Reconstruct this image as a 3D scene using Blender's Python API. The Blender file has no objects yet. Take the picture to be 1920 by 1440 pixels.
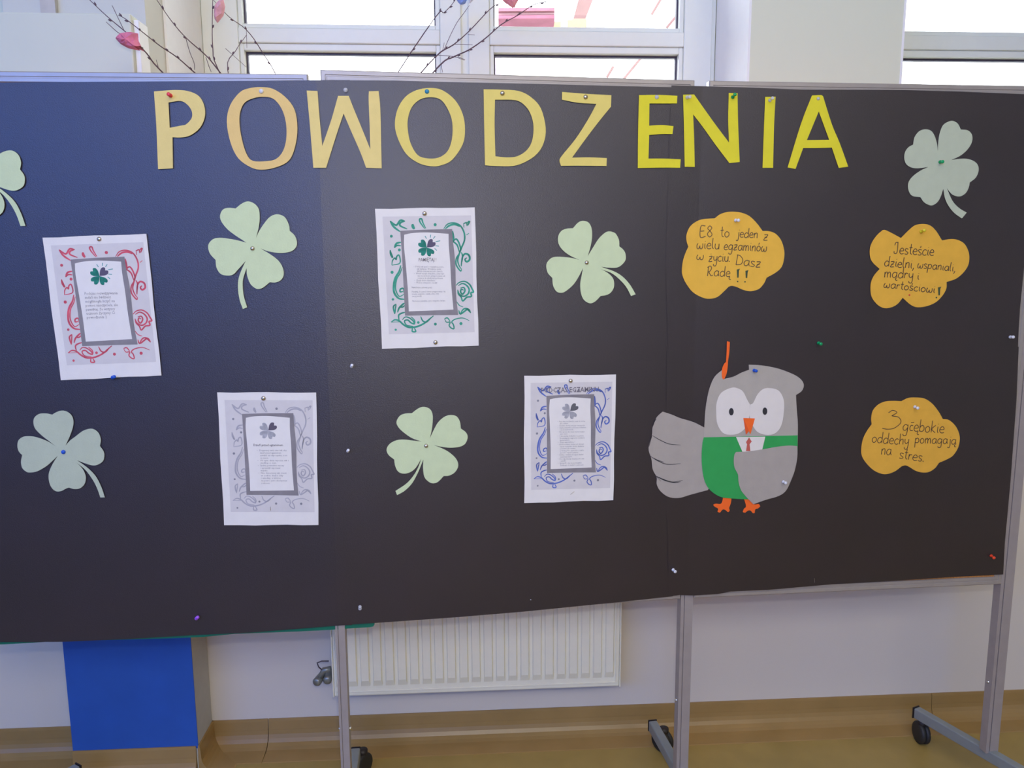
import bpy, bmesh, math, random
import numpy as np
from mathutils import Vector, Matrix
random.seed(7)
sc = bpy.context.scene
COL = sc.collection

# ------------------------------------------------------------------ camera
FPX = 1450.0
PITCH = math.radians(8.4); ROLL = math.radians(.35)
CAM = Vector((0, 0, 1.33))
FW = Vector((0, math.cos(PITCH), -math.sin(PITCH)))
_r0 = Vector((1, 0, 0)); _u0 = Vector((0, math.sin(PITCH), math.cos(PITCH)))
RT = _r0*math.cos(ROLL) - _u0*math.sin(ROLL)
UP = _u0*math.cos(ROLL) + _r0*math.sin(ROLL)
cd = bpy.data.cameras.new('camera'); cam = bpy.data.objects.new('camera', cd); COL.objects.link(cam)
cd.sensor_width = 36; cd.lens = 36*FPX/1920; cd.clip_start = .05; cd.clip_end = 200
cam.matrix_world = Matrix(((RT.x, UP.x, -FW.x, CAM.x), (RT.y, UP.y, -FW.y, CAM.y), (RT.z, UP.z, -FW.z, CAM.z), (0, 0, 0, 1)))
sc.camera = cam
vs = sc.view_settings
vs.view_transform = 'Standard'; vs.look = 'None'; vs.gamma = 1; vs.use_curve_mapping = False
vs.exposure = 0.0
# ------------------------------------------------------------------ world: bright overcast spring sky
wd = bpy.data.worlds.new('sky'); sc.world = wd; wd.use_nodes = True
nt = wd.node_tree; nt.nodes.clear()
wo = nt.nodes.new('ShaderNodeOutputWorld'); bg = nt.nodes.new('ShaderNodeBackground')
tc = nt.nodes.new('ShaderNodeTexCoord'); sp = nt.nodes.new('ShaderNodeSeparateXYZ'); rp = nt.nodes.new('ShaderNodeValToRGB')
nt.links.new(tc.outputs['Generated'], sp.inputs[0]); nt.links.new(sp.outputs['Z'], rp.inputs[0]); nt.links.new(rp.outputs[0], bg.inputs[0])
rp.color_ramp.elements[0].color = (.95, .97, 1, 1); rp.color_ramp.elements[1].color = (.72, .86, 1, 1)
bg.inputs[1].default_value = 6.5
nt.links.new(bg.outputs[0], wo.inputs[0])
# ------------------------------------------------------------------ hall lights, flash and an added blue lamp
def area(name, loc, target, sx, sy, power, col):
    l = bpy.data.lights.new(name, 'AREA'); l.shape = 'RECTANGLE'; l.size = sx; l.size_y = sy; l.energy = power; l.color = col
    o = bpy.data.objects.new(name, l); COL.objects.link(o); o.location = loc
    d = Vector(target)-Vector(loc); o.rotation_euler = d.to_track_quat('-Z', 'Y').to_euler()
    return o
area('ceiling_light_rear', (.6, -1.6, 2.9), (.5, -.4, 0), 3.4, 1.0, 52, (1, .93, .80))
area('ceiling_light_front', (.1, .1, 2.92), (.1, .9, 0), 2.6, .5, 17, (1, .92, .78))
area('blue_haze_light', (-1.9, -2.5, 2.38), (-.5, 1.6, 1.5), 4.4, .9, 125, (.10, .27, 1))  # added unseen lamp: its blue reflection on black paper stands in for lens glare
fl_ = bpy.data.lights.new('camera_flash', 'POINT'); fl_.energy = 21; fl_.color = (1, .95, .87); fl_.shadow_soft_size = .02
flo = bpy.data.objects.new('camera_flash', fl_); COL.objects.link(flo); flo.location = (.02, .02, 1.33+.10)

# ------------------------------------------------------------------ pixel -> point on a real plane
def ray(x, y): return FW + RT*((x-960)/FPX) + UP*((720-y)/FPX)
class VPlane:
    """vertical plane in the room; o grows towards the camera side"""
    def __init__(s, P, yaw):
        s.P = Vector((P[0], P[1], 0)); s.d = Vector((math.cos(yaw), math.sin(yaw), 0)); s.n = Vector((math.sin(yaw), -math.cos(yaw), 0))
    def hit(s, x, y, o=0):
        r = ray(x, y); t = ((s.P-CAM).dot(s.n)+o)/r.dot(s.n); return CAM+r*t
    def s_of(s, x, y, o=0): return (s.hit(x, y, o)-s.P).dot(s.d)
    def pt(s, a, o, z): return s.P+s.d*a+s.n*o+Vector((0, 0, z))
def at_z(x, y, z): r = ray(x, y); return CAM+r*((z-CAM.z)/r.z)
def to_px(P):
    d = P-CAM; z = d.dot(FW); return (960+FPX*d.dot(RT)/z, 720-FPX*d.dot(UP)/z)
M0 = CAM+ray(1070, 820)*1.745
BM = VPlane(M0, math.radians(7.97))
F1 = BM.hit(613, 650); F2 = BM.hit(1303, 650)
BL = VPlane(F1, math.radians(3.6)); BR = VPlane(F2, math.radians(5.2))
def foldline(Fp):
    return to_px(Vector((Fp.x, Fp.y, 1.8))), to_px(Vector((Fp.x, Fp.y, .4)))
FL1, FL2 = foldline(F1), foldline(F2)
def side(fl, x, y):
    (x0, y0), (x1, y1) = fl; return (x-(x0+(x1-x0)*(y-y0)/(y1-y0)))
def board(x, y, o=0):
    if side(FL1, x, y) < 0: return BL.hit(x, y, o)
    if side(FL2, x, y) > 0: return BR.hit(x, y, o)
    return BM.hit(x, y, o)

# ------------------------------------------------------------------ materials
MATS = {}
def mat(name, col, rough=.6, spec=.5, metal=0, var=.06, vscale=40, bump=.0, bscale=300, alpha=1, emit=None):
    if name in MATS: return MATS[name]
    m = bpy.data.materials.new(name); m.use_nodes = True; t = m.node_tree; b = t.nodes['Principled BSDF']
    b.inputs['Roughness'].default_value = rough; b.inputs['Metallic'].default_value = metal; b.inputs['Specular IOR Level'].default_value = spec
    g = t.nodes.new('ShaderNodeTexCoord'); n = t.nodes.new('ShaderNodeTexNoise'); n.inputs['Scale'].default_value = vscale; n.inputs['Detail'].default_value = 4
    t.links.new(g.outputs['Object'], n.inputs['Vector'])
    r = t.nodes.new('ShaderNodeValToRGB'); r.color_ramp.elements[0].position = .3; r.color_ramp.elements[1].position = .7
    r.color_ramp.elements[0].color = tuple(c*(1-var) for c in col)+(1,); r.color_ramp.elements[1].color = tuple(min(1, c*(1+var)) for c in col)+(1,)
    t.links.new(n.outputs['Fac'], r.inputs[0]); t.links.new(r.outputs[0], b.inputs['Base Color'])
    if bump:
        n2 = t.nodes.new('ShaderNodeTexNoise'); n2.inputs['Scale'].default_value = bscale; t.links.new(g.outputs['Object'], n2.inputs['Vector'])
        bp = t.nodes.new('ShaderNodeBump'); bp.inputs['Strength'].default_value = bump; bp.inputs['Distance'].default_value = .002
        t.links.new(n2.outputs['Fac'], bp.inputs['Height']); t.links.new(bp.outputs[0], b.inputs['Normal'])
    MATS[name] = m; return m
def lin(r, g, b):
    f = lambda c: ((c/255+.055)/1.055)**2.4 if c > 10 else c/255/12.92
    return (f(r), f(g), f(b))
BLACK = mat('black_paper', (.015, .0075, .012), .43, 1.0, var=.12, vscale=9, bump=.25, bscale=500)
BLACK2 = BLACK
GREENP = mat('green_paper', (.0, .16, .085), .6)
YELL = [mat('yellow_card_'+n, c, .65, .3, var=.03, bump=.1) for n, c in (('warm', (.80, .63, .22)), ('mid', (.78, .63, .16)), ('lemon', (.76, .67, .03)), ('orange', (.80, .56, .20)))]
CLOV = mat('pale_green_card', (.62, .71, .41), .7, .3, var=.03, bump=.1)
CLOVG = mat('grey_green_card', (.51, .56, .40), .7, .3, var=.03, bump=.1)
ORNG = mat('mustard_card', (.83, .47, .055), .7, .3, var=.04, bump=.1)
WHITE = mat('white_paper', (.82, .775, .70), .75, .3, var=.02, bump=.05)
PGREY = mat('print_light_grey', (.68, .635, .595), .75, .3, var=.03)
PFRM = mat('print_frame_grey', (.26, .235, .235), .7, .3, var=.12, vscale=30)
PIN_W = mat('print_white', (.83, .785, .71), .75, .3, var=.02)
INK = mat('brown_pen_ink', (.10, .055, .025), .5)
TXT = mat('print_text_grey', (.16, .14, .16), .7)
TXTF = mat('print_text_faint', (.30, .28, .30), .7)
OWLG = mat('owl_grey_card', (.45, .405, .335), .75, .3, var=.03, bump=.1)
OWLG2 = mat('owl_wing_grey_card', (.42, .37, .31), .75, .3, var=.03, bump=.1)
OWLN = mat('owl_green_card', (.035, .36, .08), .7, .3, var=.04)
EYEW = mat('owl_eye_white', (.78, .72, .63), .7, .3, var=.02)
PUP = mat('owl_pupil_black', (.03, .03, .035), .5)
ORED = mat('owl_orange_card', (.95, .15, .02), .6, .3, var=.04)
ORED2 = mat('owl_orange_fold_shade', (.80, .11, .02), .6, .3, var=.04)
TIE = mat('owl_tie_red', (.55, .11, .08), .6)
ALU = mat('anodised_frame', (.42, .375, .33), .38, .5, .35, var=.05, vscale=20)
CORK = mat('cork_panel', (.55, .24, .06), .9, .2, var=.25, vscale=250)
POST = mat('grey_painted_steel', (.36, .31, .275), .5, .5, .1, var=.04)
FOOT = mat('grey_foot_steel', (.26, .285, .28), .42, .5, .2, var=.04)
CAP = mat('black_end_cap', (.02, .015, .015), .5)
RUB = mat('black_rubber', (.02, .02, .02), .55)
CHROME = mat('chrome', (.75, .75, .75), .2, .5, 1, var=.02)
RAD = mat('radiator_enamel', (.87, .83, .63), .28, .5, var=.02)
BLUE = mat('royal_blue_paint', (.025, .105, .42), .6, .3, var=.06, vscale=12)
PVC = mat('window_pvc', (.82, .85, .76), .3, .5, var=.01)
GASK = mat('window_gasket', (.06, .05, .08), .5)
CREAM = mat('cream_paint', (.66, .65, .56), .7, .3, var=.03, vscale=6, bump=.1)
CREAMG = mat('casing_paint', (.70, .72, .58), .6, .3, var=.02, vscale=6)
REVEAL = mat('reveal_white', (.93, .93, .90), .7, .3, var=.01)
SIDEG = mat('pillar_side_paint', (.50, .50, .46), .7, .3, var=.03)

def floor_mat(name, c1, c2, rough):
    m = mat(name, c1, rough, .5, var=.1, vscale=9, bump=.05, bscale=60)
    t = m.node_tree; r = [n for n in t.nodes if n.type == 'VALTORGB'][0]
    r.color_ramp.elements[0].color = c1+(1,); r.color_ramp.elements[1].color = c2+(1,)
    return m
LINO = floor_mat('lino_floor', (.33, .23, .062), (.40, .28, .08), .42)
COVE = floor_mat('lino_cove_lit', (.32, .20, .065), (.375, .235, .08), .3)  # same lino as the floor, tinted more orange for the light on it
def wall_mat():
    m = mat('hall_wall_paint', (.5, .5, .5), .7, .3, var=.02, vscale=5, bump=.08)
    t = m.node_tree; b = t.nodes['Principled BSDF']
    g = t.nodes.new('ShaderNodeNewGeometry'); s = t.nodes.new('ShaderNodeSeparateXYZ'); t.links.new(g.outputs['Position'], s.inputs[0])
    c = t.nodes.new('ShaderNodeMath'); c.operation = 'GREATER_THAN'; c.inputs[1].default_value = .88; t.links.new(s.outputs['Z'], c.inputs[0])
    mx = t.nodes.new('ShaderNodeMix'); mx.data_type = 'RGBA'; t.links.new(c.outputs[0], mx.inputs[0])
    mx.inputs[6].default_value = (.73, .665, .55, 1); mx.inputs[7].default_value = (.76, .78, .60, 1)
    t.links.new(mx.outputs[2], b.inputs['Base Color']); return m
WALL = wall_mat()
def glass_mat(name, tint=(1, 1, 1)):
    m = bpy.data.materials.new(name); m.use_nodes = True; t = m.node_tree; t.nodes.clear()
    o = t.nodes.new('ShaderNodeOutputMaterial'); mx = t.nodes.new('ShaderNodeMixShader'); tr = t.nodes.new('ShaderNodeBsdfTransparent'); gl = t.nodes.new('ShaderNodeBsdfGlossy')
    fr = t.nodes.new('ShaderNodeFresnel'); fr.inputs[0].default_value = 1.3; gl.inputs['Roughness'].default_value = .02; tr.inputs[0].default_value = tint+(1,)
    t.links.new(fr.outputs[0], mx.inputs[0]); t.links.new(tr.outputs[0], mx.inputs[1]); t.links.new(gl.outputs[0], mx.inputs[2]); t.links.new(mx.outputs[0], o.inputs[0]); return m
GLASS = glass_mat('window_glass')
def clear_plastic():
    m = mat('clear_plastic', (.75, .75, .78), .15, .6); b = m.node_tree.nodes['Principled BSDF']; b.inputs['Alpha'].default_value = .55; return m
CLEAR = clear_plastic()
STEEL = mat('tack_steel', (.62, .56, .50), .22, .5, 1, var=.02)
PL = {k: mat('plastic_'+k, c, .3, .5, var=.02) for k, c in dict(red=(.75, .03, .06), blue=(.01, .09, .55), green=(.0, .33, .10), white=(.75, .75, .78),
      yellow=(.70, .60, .03), purple=(.36, .10, .75), orange=(.85, .07, .02)).items()}

# ------------------------------------------------------------------ object helpers
def wloc(p):
    v = Vector((0, 0, 0))
    while p is not None: v += p.location; p = p.parent
    return v
def tag(o, label=None, cat=None, group=None, kind=None):
    if label: o['label'] = label
    if cat: o['category'] = cat
    if group: o['group'] = group
    if kind: o['kind'] = kind
    return o
def empty(name, loc, label=None, cat=None, group=None, kind=None):
    o = bpy.data.objects.new(name, None); COL.objects.link(o); o.location = loc; o.empty_display_size = .05
    return tag(o, label, cat, group, kind)
def mk(name, verts, faces, m, parent=None, smooth=False, loc=None):
    if parent is None:
        if loc is None:
            vs_ = [Vector(v) for v in verts]; loc = Vector((sum(v.x for v in vs_)/len(vs_), sum(v.y for v in vs_)/len(vs_), min(v.z for v in vs_)))
        base = Vector(loc)
    else: base = wloc(parent) if loc is None else Vector(loc)
    me = bpy.data.meshes.new(name); me.from_pydata([tuple(Vector(v)-base) for v in verts], [], faces); me.validate(); me.update()
    me.materials.append(m)
    if smooth: me.polygons.foreach_set('use_smooth', [True]*len(me.polygons))
    o = bpy.data.objects.new(name, me); COL.objects.link(o)
    if parent is None: o.location = base
    else: o.parent = parent; o.location = base-wloc(parent)
    return o
def bev(o, w=.0015, seg=2):
    b = o.modifiers.new('bevel', 'BEVEL'); b.width = w; b.segments = seg; b.limit_method = 'ANGLE'; return o
class MB:
    def __init__(s): s.v = []; s.f = []
    def add(s, v, f): n = len(s.v); s.v += [Vector(x) for x in v]; s.f += [tuple(i+n for i in q) for q in f]; return s
    def hexa(s, c): # 8 corners: bottom 4 ccw, top 4
        return s.add(c, [(0, 3, 2, 1), (4, 5, 6, 7), (0, 1, 5, 4), (1, 2, 6, 5), (2, 3, 7, 6), (3, 0, 4, 7)])
    def pbox(s, pl, a0, a1, o0, o1, z0, z1):
        return s.hexa([pl.pt(a, o, z) for z in (z0, z1) for a, o in ((a0, o1), (a1, o1), (a1, o0), (a0, o0))])
    def box(s, x0, x1, y0, y1, z0, z1):
        return s.hexa([(x, y, z) for z in (z0, z1) for x, y in ((x0, y0), (x1, y0), (x1, y1), (x0, y1))])
    def lathe(s, P, ax, prof, n=16):
        ax = Vector(ax).normalized(); u = ax.orthogonal().normalized(); w = ax.cross(u); P = Vector(P); v = []; f = []
        for (r, h) in prof:
            for k in range(n):
                a = 2*math.pi*k/n; v.append(P+ax*h+(u*math.cos(a)+w*math.sin(a))*r)
        for i in range(len(prof)-1):
            for k in range(n): f.append((i*n+k, i*n+(k+1) % n, (i+1)*n+(k+1) % n, (i+1)*n+k))
        f.append(tuple(range(n-1, -1, -1))); f.append(tuple((len(prof)-1)*n+k for k in range(n)))
        return s.add(v, f)
    def tube(s, pts, rad, n=6):
        pts = [Vector(p) for p in pts]; v = []; f = []
        for i, p in enumerate(pts):
            t = (pts[min(i+1, len(pts)-1)]-pts[max(i-1, 0)]).normalized(); u = t.cross(Vector((.13, .91, .37))).normalized(); w = t.cross(u)
            r = rad[i] if isinstance(rad, (list, tuple)) else rad
            for k in range(n):
                a = 2*math.pi*k/n; v.append(p+(u*math.cos(a)+w*math.sin(a))*r)
        for i in range(len(pts)-1):
            for k in range(n): f.append((i*n+k, i*n+(k+1) % n, (i+1)*n+(k+1) % n, (i+1)*n+k))
        f.append(tuple(range(n-1, -1, -1))); f.append(tuple((len(pts)-1)*n+k for k in range(n)))
        return s.add(v, f)
    def build(s, name, m, parent=None, smooth=False, loc=None): return mk(name, s.v, s.f, m, parent, smooth, loc)

# ---- outlines: list of (x,y) smooth points or (x,y,1) corners, in the coordinates of a measured close-up (scale k, origin ox,oy)
def outline(pts, k=1, ox=0, oy=0, sub=4, closed=True):
    n = len(pts); out = []
    P = [np.array(p[:2], float) for p in pts]; cor = [len(p) > 2 for p in pts]
    for i in range(n if closed else n-1):
        a, b = P[i], P[(i+1) % n]; ia, ib = i, (i+1) % n
        p0 = a-(b-a) if (cor[ia] or (not closed and i == 0)) else P[(i-1) % n]
        p3 = b+(b-a) if (cor[ib] or (not closed and i == n-2)) else P[(i+2) % n]
        if cor[ia] and cor[ib]: out.append(a); continue
        for j in range(sub):
            t = j/sub
            out.append(.5*((2*a)+(-p0+b)*t+(2*p0-5*a+4*b-p3)*t*t+(-p0+3*a-3*b+p3)*t**3))
    if not closed: out.append(P[-1])
    return [(p[0]/k+ox, p[1]/k+oy) for p in out]
def fill(loops):
    """flat triangulated mesh in photo coordinates, cut along the folds between the boards"""
    bm = bmesh.new()
    for lp in loops:
        vs_ = [bm.verts.new((x, y, 0)) for x, y in lp]
        for i in range(len(vs_)): bm.edges.new((vs_[i], vs_[(i+1) % len(vs_)]))
    bmesh.ops.triangle_fill(bm, use_beauty=True, use_dissolve=False, edges=bm.edges[:])
    for fl in (FL1, FL2):
        xs = [side(fl, v.co.x, v.co.y) for v in bm.verts]
        if min(xs) < 0 < max(xs):
            (x0, y0), (x1, y1) = fl
            bmesh.ops.bisect_plane(bm, geom=bm.verts[:]+bm.edges[:]+bm.faces[:], plane_co=(x0, y0, 0), plane_no=(y1-y0, -(x1-x0), 0))
    bm.verts.ensure_lookup_table(); bm.verts.index_update()
    V = [(v.co.x, v.co.y) for v in bm.verts]; Fc = []
    for f in bm.faces:
        q = [v.index for v in f.verts]
        if f.normal.z > 0: q.reverse()   # seen from the camera side (photo y runs down)
        Fc.append(tuple(reversed(q)) if False else tuple(q))
    bd = [(e.verts[0].index, e.verts[1].index) for e in bm.edges if len(e.link_faces) == 1]
    bm.free(); return V, Fc, bd
def cutout(name, loops, off, th, m, parent=None, surf=board):
    V, Fc, bd = fill(loops)
    fs = set()
    for f in Fc:
        for i in range(len(f)): fs.add((f[i], f[(i+1) % len(f)]))
    v = [surf(x, y, off) for x, y in V]; f = list(Fc)
    if th:
        n = len(v); v += [surf(x, y, off-th) for x, y in V]
        f += [tuple(reversed([i+n for i in q])) for q in Fc]
        for a, b in bd:
            if (a, b) not in fs: a, b = b, a
            f.append((b, a, a+n, b+n))
    return mk(name, v, f, m, parent)
class Flat:
    """flat print or pen strokes lying on the paper"""
    def __init__(s): s.v = []; s.f = []
    def poly(s, pts):
        n = len(s.v); s.v += pts; s.f.append(tuple(range(n, n+len(pts)))); return s
    def dot(s, x, y, r, k=8): return s.poly([(x+r*math.cos(2*math.pi*i/k), y+r*math.sin(2*math.pi*i/k)) for i in range(k)])
    def stroke(s, pts, w, taper=False):
        n0 = len(s.v); n = len(pts); A = [np.array(p, float) for p in pts]
        for i in range(n):
            t = A[min(i+1, n-1)]-A[max(i-1, 0)]; L = np.hypot(*t) or 1; nn = np.array((-t[1], t[0]))/L
            ww = w*(1-.55*abs(2*i/(n-1)-1)**3) if taper else w
            s.v += [tuple(A[i]+nn*ww/2), tuple(A[i]-nn*ww/2)]
        for i in range(n-1): a = n0+2*i; s.f.append((a, a+1, a+3, a+2))
        return s
    def build(s, name, m, off, parent, tf=None, surf=board):
        v = [tf(*p) for p in s.v] if tf else s.v
        V = [surf(x, y, off) for x, y in v]; out = []
        for f in s.f:   # turn every face towards the camera
            ar = 0
            for i in range(len(f)):
                x0, y0 = v[f[i]]; x1, y1 = v[f[(i+1) % len(f)]]; ar += x0*y1-x1*y0
            out.append(f if ar < 0 else tuple(reversed(f)))
        return mk(name, V, out, m, parent)

# ================================================================== ROOM
WY = math.radians(3.3)
W0 = at_z(1280, 1317, .079)
WP = VPlane(W0, WY)
WP.P.z = 0
def wall_s(x, y): return WP.s_of(x, y)
CEIL = 3.0
sPR = wall_s(396, 1351)            # inner corner of the pillar = left side of window 1
sW1 = wall_s(1407, 75)             # right side of window 1
sW2 = wall_s(1691, 75)             # left side of window 2
sW2b = sW2+2.2
S0, S1 = -4.6, 4.4
SILL = .90; HEAD = 2.62; D = .27; TH = .36
w = MB()
w.pbox(WP, S0, S1, -TH, 0, 0, SILL)
w.pbox(WP, S0, sPR, -TH, 0, SILL, CEIL)
w.pbox(WP, sW1, sW2, -TH, 0, SILL, CEIL)
w.pbox(WP, sW2b, S1, -TH, 0, SILL, CEIL)
w.pbox(WP, sPR, sW1, -TH, 0, HEAD, CEIL)
w.pbox(WP, sW2, sW2b, -TH, 0, HEAD, CEIL)
tag(w.build('wall_back', WALL), 'window wall, pale grey below and cream above, behind the notice boards', 'wall', kind='structure')
MB().box(-5, 5, -4.2, 2.9, -.05, 0).build('floor', LINO)
tag(bpy.data.objects['floor'], 'mottled brown-olive linoleum floor', 'floor', kind='structure')
CEILM = mat('ceiling_white', (.8, .8, .77), .8, .2, var=.01); SIDEM = mat('room_wall_cream', (.66, .66, .56), .8, .2, var=.02)
tag(MB().box(-5, 5, -4.2, 2.9, CEIL, CEIL+.05).build('ceiling', CEILM), 'white hall ceiling', 'ceiling', kind='structure')
tag(MB().box(-4.75, -4.6, -4.2, 2.6, 0, CEIL).build('wall_left', SIDEM), 'cream side wall left of the hall', 'wall', kind='structure')
tag(MB().box(4.2, 4.35, -4.2, 2.6, 0, CEIL).build('wall_right', SIDEM), 'cream side wall right of the hall', 'wall', kind='structure')
tag(MB().box(-4.75, 4.35, -4.35, -4.2, 0, CEIL).build('wall_front', SIDEM), 'cream wall opposite the windows', 'wall', kind='structure')
# window reveals (smooth white plaster skins on the opening sides)
for i, (a, b, nm) in enumerate(((sPR, sPR+.006, 'trim_1'), (sW1-.006, sW1, 'trim_2'), (sW2, sW2+.006, 'trim_3'))):
    tag(MB().pbox(WP, a, b, -D, 0.001, SILL+.03, HEAD).build(nm, REVEAL),
        ['white plastered reveal left of the middle window', 'bright white reveal beside the cream pier', 'white reveal of the right window beside the pier'][i], 'trim', kind='structure')
# pillar with the blue painted front
pf = at_z(365, 1398, .079); off_p = (pf-WP.P).dot(WP.n)
sPF = (pf-WP.P).dot(WP.d)
PF = VPlane(WP.pt(0, off_p, 0), WY)
sPL = PF.s_of(137, 1405)
pil = empty('wall_pillar', PF.pt((sPL+sPF)/2, -.06, 0), 'boxed pillar projecting from the wall, blue painted front and grey side', 'pillar', kind='structure')
MB().pbox(WP, sPL+.002, sPR, 0, off_p-.002, 0, CEIL).build('pillar_body', CREAM, pil)
MB().pbox(WP, sPR, sPR+.003, 0.002, off_p-.002, .05, .9).build('pillar_side', SIDEG, pil)
tag(MB().pbox(WP, sPL, sPR+.003, off_p-.002, off_p+.001, .072, .98).build('blue_panel', BLUE, pil), 'royal blue painted lower front of the pillar')
# raised beige strip on the pillar above the casing
cs = [PF.s_of(x, 10) for x in (80, 108, 113)]
MB().pbox(PF, cs[0], cs[1], 0, .012, 1.2, CEIL).build('pillar_strip', mat('strip_beige', (.55, .50, .43), .6), pil)
# casing mounted on the pillar front: its right side is flush with the pillar
# the near right edge is seen at x=247
def solve_box():
    best = None
    for i in range(400):
        o = off_p+.05+i*.002; s_ = WP.s_of(247, 60, o)
        e = abs(s_-sPF)
        if best is None or e < best[0]: best = (e, o)
    return best[1]
ob = min(solve_box(), off_p+.30)
BXP = VPlane(WP.pt(0, ob, 0), WY)
ztop = BXP.hit(247, 25).z
sBR = BXP.s_of(247, 60)
cas = empty('wall_casing', BXP.pt(sBR-.3, -.05, .8), 'pale greenish box casing on the pillar, behind the twigs', 'cabinet')
bev(MB().pbox(BXP, sBR-.95, sBR, off_p-ob+.002, 0, .8, ztop).build('casing_body', CREAMG, cas), .004)
bev(MB().pbox(BXP, sBR, sBR+.012, off_p-ob+.004, -.012, .8, ztop-.01).build('casing_side_panel', REVEAL, cas), .002)

# ---- coved skirting
def cove(pl, a0, a1, name, parent=None):
    prof = [(0, .079), (.004, .079), (.0055, .072), (.007, .05)]
    R = .042
    for i in range(7):
        t = i/6*math.pi/2; prof.append((.007+R-R*math.cos(t), .004+R-R*math.sin(t)))
    prof += [(.085, .0012), (.088, 0.0001), (0, 0.0001)]
    n = len(prof); v = []; f = []
    for a in (a0, a1):
        for o, z in prof: v.append(pl.pt(a, o, z))
    for i in range(n): f.append((i, (i+1) % n, n+(i+1) % n, n+i))
    f.append(tuple(range(n-1, -1, -1))); f.append(tuple(range(n, 2*n)))
    f = [tuple(reversed(q)) for q in f]
    return mk(name, v, f, COVE, parent, smooth=False)
bb = empty('baseboard_back', WP.pt(0, 0, 0), 'coved brown linoleum skirting under the window wall', 'skirting', kind='structure')
ss = [S0, sPL-.002, None, sPR+.003, wall_s(503, 1345), wall_s(1745, 1303), S1]
cove(WP, ss[0], ss[1], 'skirting_piece', bb)
cove(WP, ss[3], ss[4]-.001, 'skirting_piece', bb)
cove(WP, ss[4]+.001, ss[5]-.0007, 'skirting_piece', bb)
cove(WP, ss[5]+.0007, ss[6], 'skirting_piece', bb)
cove(PF, sPL, sPF+.004, 'skirting_piece', bb)
side_pl = VPlane(WP.pt(sPR+.003, 0, 0), WY-math.pi/2)      # faces right, along the pillar's flank
def cove_side():
    q = VPlane(WP.pt(sPR+.003, 0, 0), WY); 
    class Q: pass
    o = Q(); o.pt = lambda a, t, z: WP.pt(sPR+.003+t, a, z); return o
cove(cove_side(), off_p+.004, 0.0, 'skirting_piece', bb)

# ---- windows
def window(nm, sA, sB, cols, label):
    """cols: list of (s0,s1, pane_s0, pane_s1) units at the frame plane"""
    root = empty(nm, WP.pt((sA+sB)/2, -D, SILL), label, 'window', kind='structure')
    FP = VPlane(WP.pt(0, -D, 0), WY)
    zt = [FP.hit(1100, y).z for y in (50.5, 58, 86, 97.5)]   # pane bottom, bead, bead, pane top
    fb, ft = SILL+.03, HEAD
    bx = lambda a0, a1, o0, o1, z0, z1, n, m=PVC, bw=.003: bev(MB().pbox(FP, a0, a1, o0, o1, z0, z1).build(n, m, root), bw)
    for (a0, a1, p0, p1) in cols:
        bx(a0, p0-.012, -.07, 0, fb, ft, 'frame_stile'); bx(p1+.012, a1, -.07, 0, fb, ft, 'frame_stile')
        bx(p0-.012, p1+.012, -.07, 0, zt[2], zt[1], 'transom')
        bx(p0-.012, p1+.012, -.07, 0, fb, fb+.07, 'frame_rail'); bx(p0-.012, p1+.012, -.07, 0, ft-.07, ft, 'frame_rail')
        for (z0, z1) in ((fb+.07, zt[2]), (zt[1], ft-.07)):
            # glazing beads, gasket and pane
            t = .012 if True else 0
            bx(p0-.012, p0, -.05, -.008, z0, z1, 'glazing_bead', bw=.002); bx(p1, p1+.012, -.05, -.008, z0, z1, 'glazing_bead', bw=.002)
            bx(p0, p1, -.05, -.008, z0, z0+.0125, 'glazing_bead', bw=.002); bx(p0, p1, -.05, -.008, z1-.0185, z1, 'glazing_bead', bw=.002)
            g = .0045
            m = MB(); m.pbox(FP, p0, p0+g, -.045, -.03, z0+.012, z1-.018); m.pbox(FP, p1-g, p1, -.045, -.03, z0+.012, z1-.018)
            m.pbox(FP, p0, p1, -.045, -.03, z1-.018-g*1.3, z1-.018); m.pbox(FP, p0, p1, -.045, -.03, z0+.012, z0+.014)
            m.build('gasket', GASK, root)
            MB().pbox(FP, p0+.001, p1-.001, -.042, -.038, z0+.013, z1-.019).build('pane', GLASS, root)
    for i in range(len(cols)-1):
        MB().pbox(FP, cols[i][1], cols[i+1][0], -.07, -.012, fb, ft).build('coupling_strip', PVC, root)
    bev(MB().pbox(WP, sA-.0, sB, -D-.02, .03, SILL+.002, SILL+.03).build('window_sill', PVC, root), .004)
    return root, FP
FP0 = VPlane(WP.pt(0, -D, 0), WY)
fx = lambda x: FP0.s_of(x, 75)
window('window_1', sPR, sW1, [(sPR+.006, fx(865), fx(455), fx(817)), (fx(878), fx(1335), fx(926), fx(1275))],
       'middle window, two white casements with a transom, above the boards')
MB().pbox(FP0, fx(1335), sW1-.006, -.07, -.006, SILL+.03, HEAD).build('trim_4', PVC)
tag(bpy.data.objects['trim_4'], 'white closing strip between window frame and reveal', 'trim', kind='structure')
window('window_2', sW2, sW2b, [(sW2+.006, sW2+1.07, sW2+.075, sW2+1.0), (sW2+1.08, sW2b-.006, sW2+1.15, sW2b-.07)],
       'right window with white transom, beside the cream pier')

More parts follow.
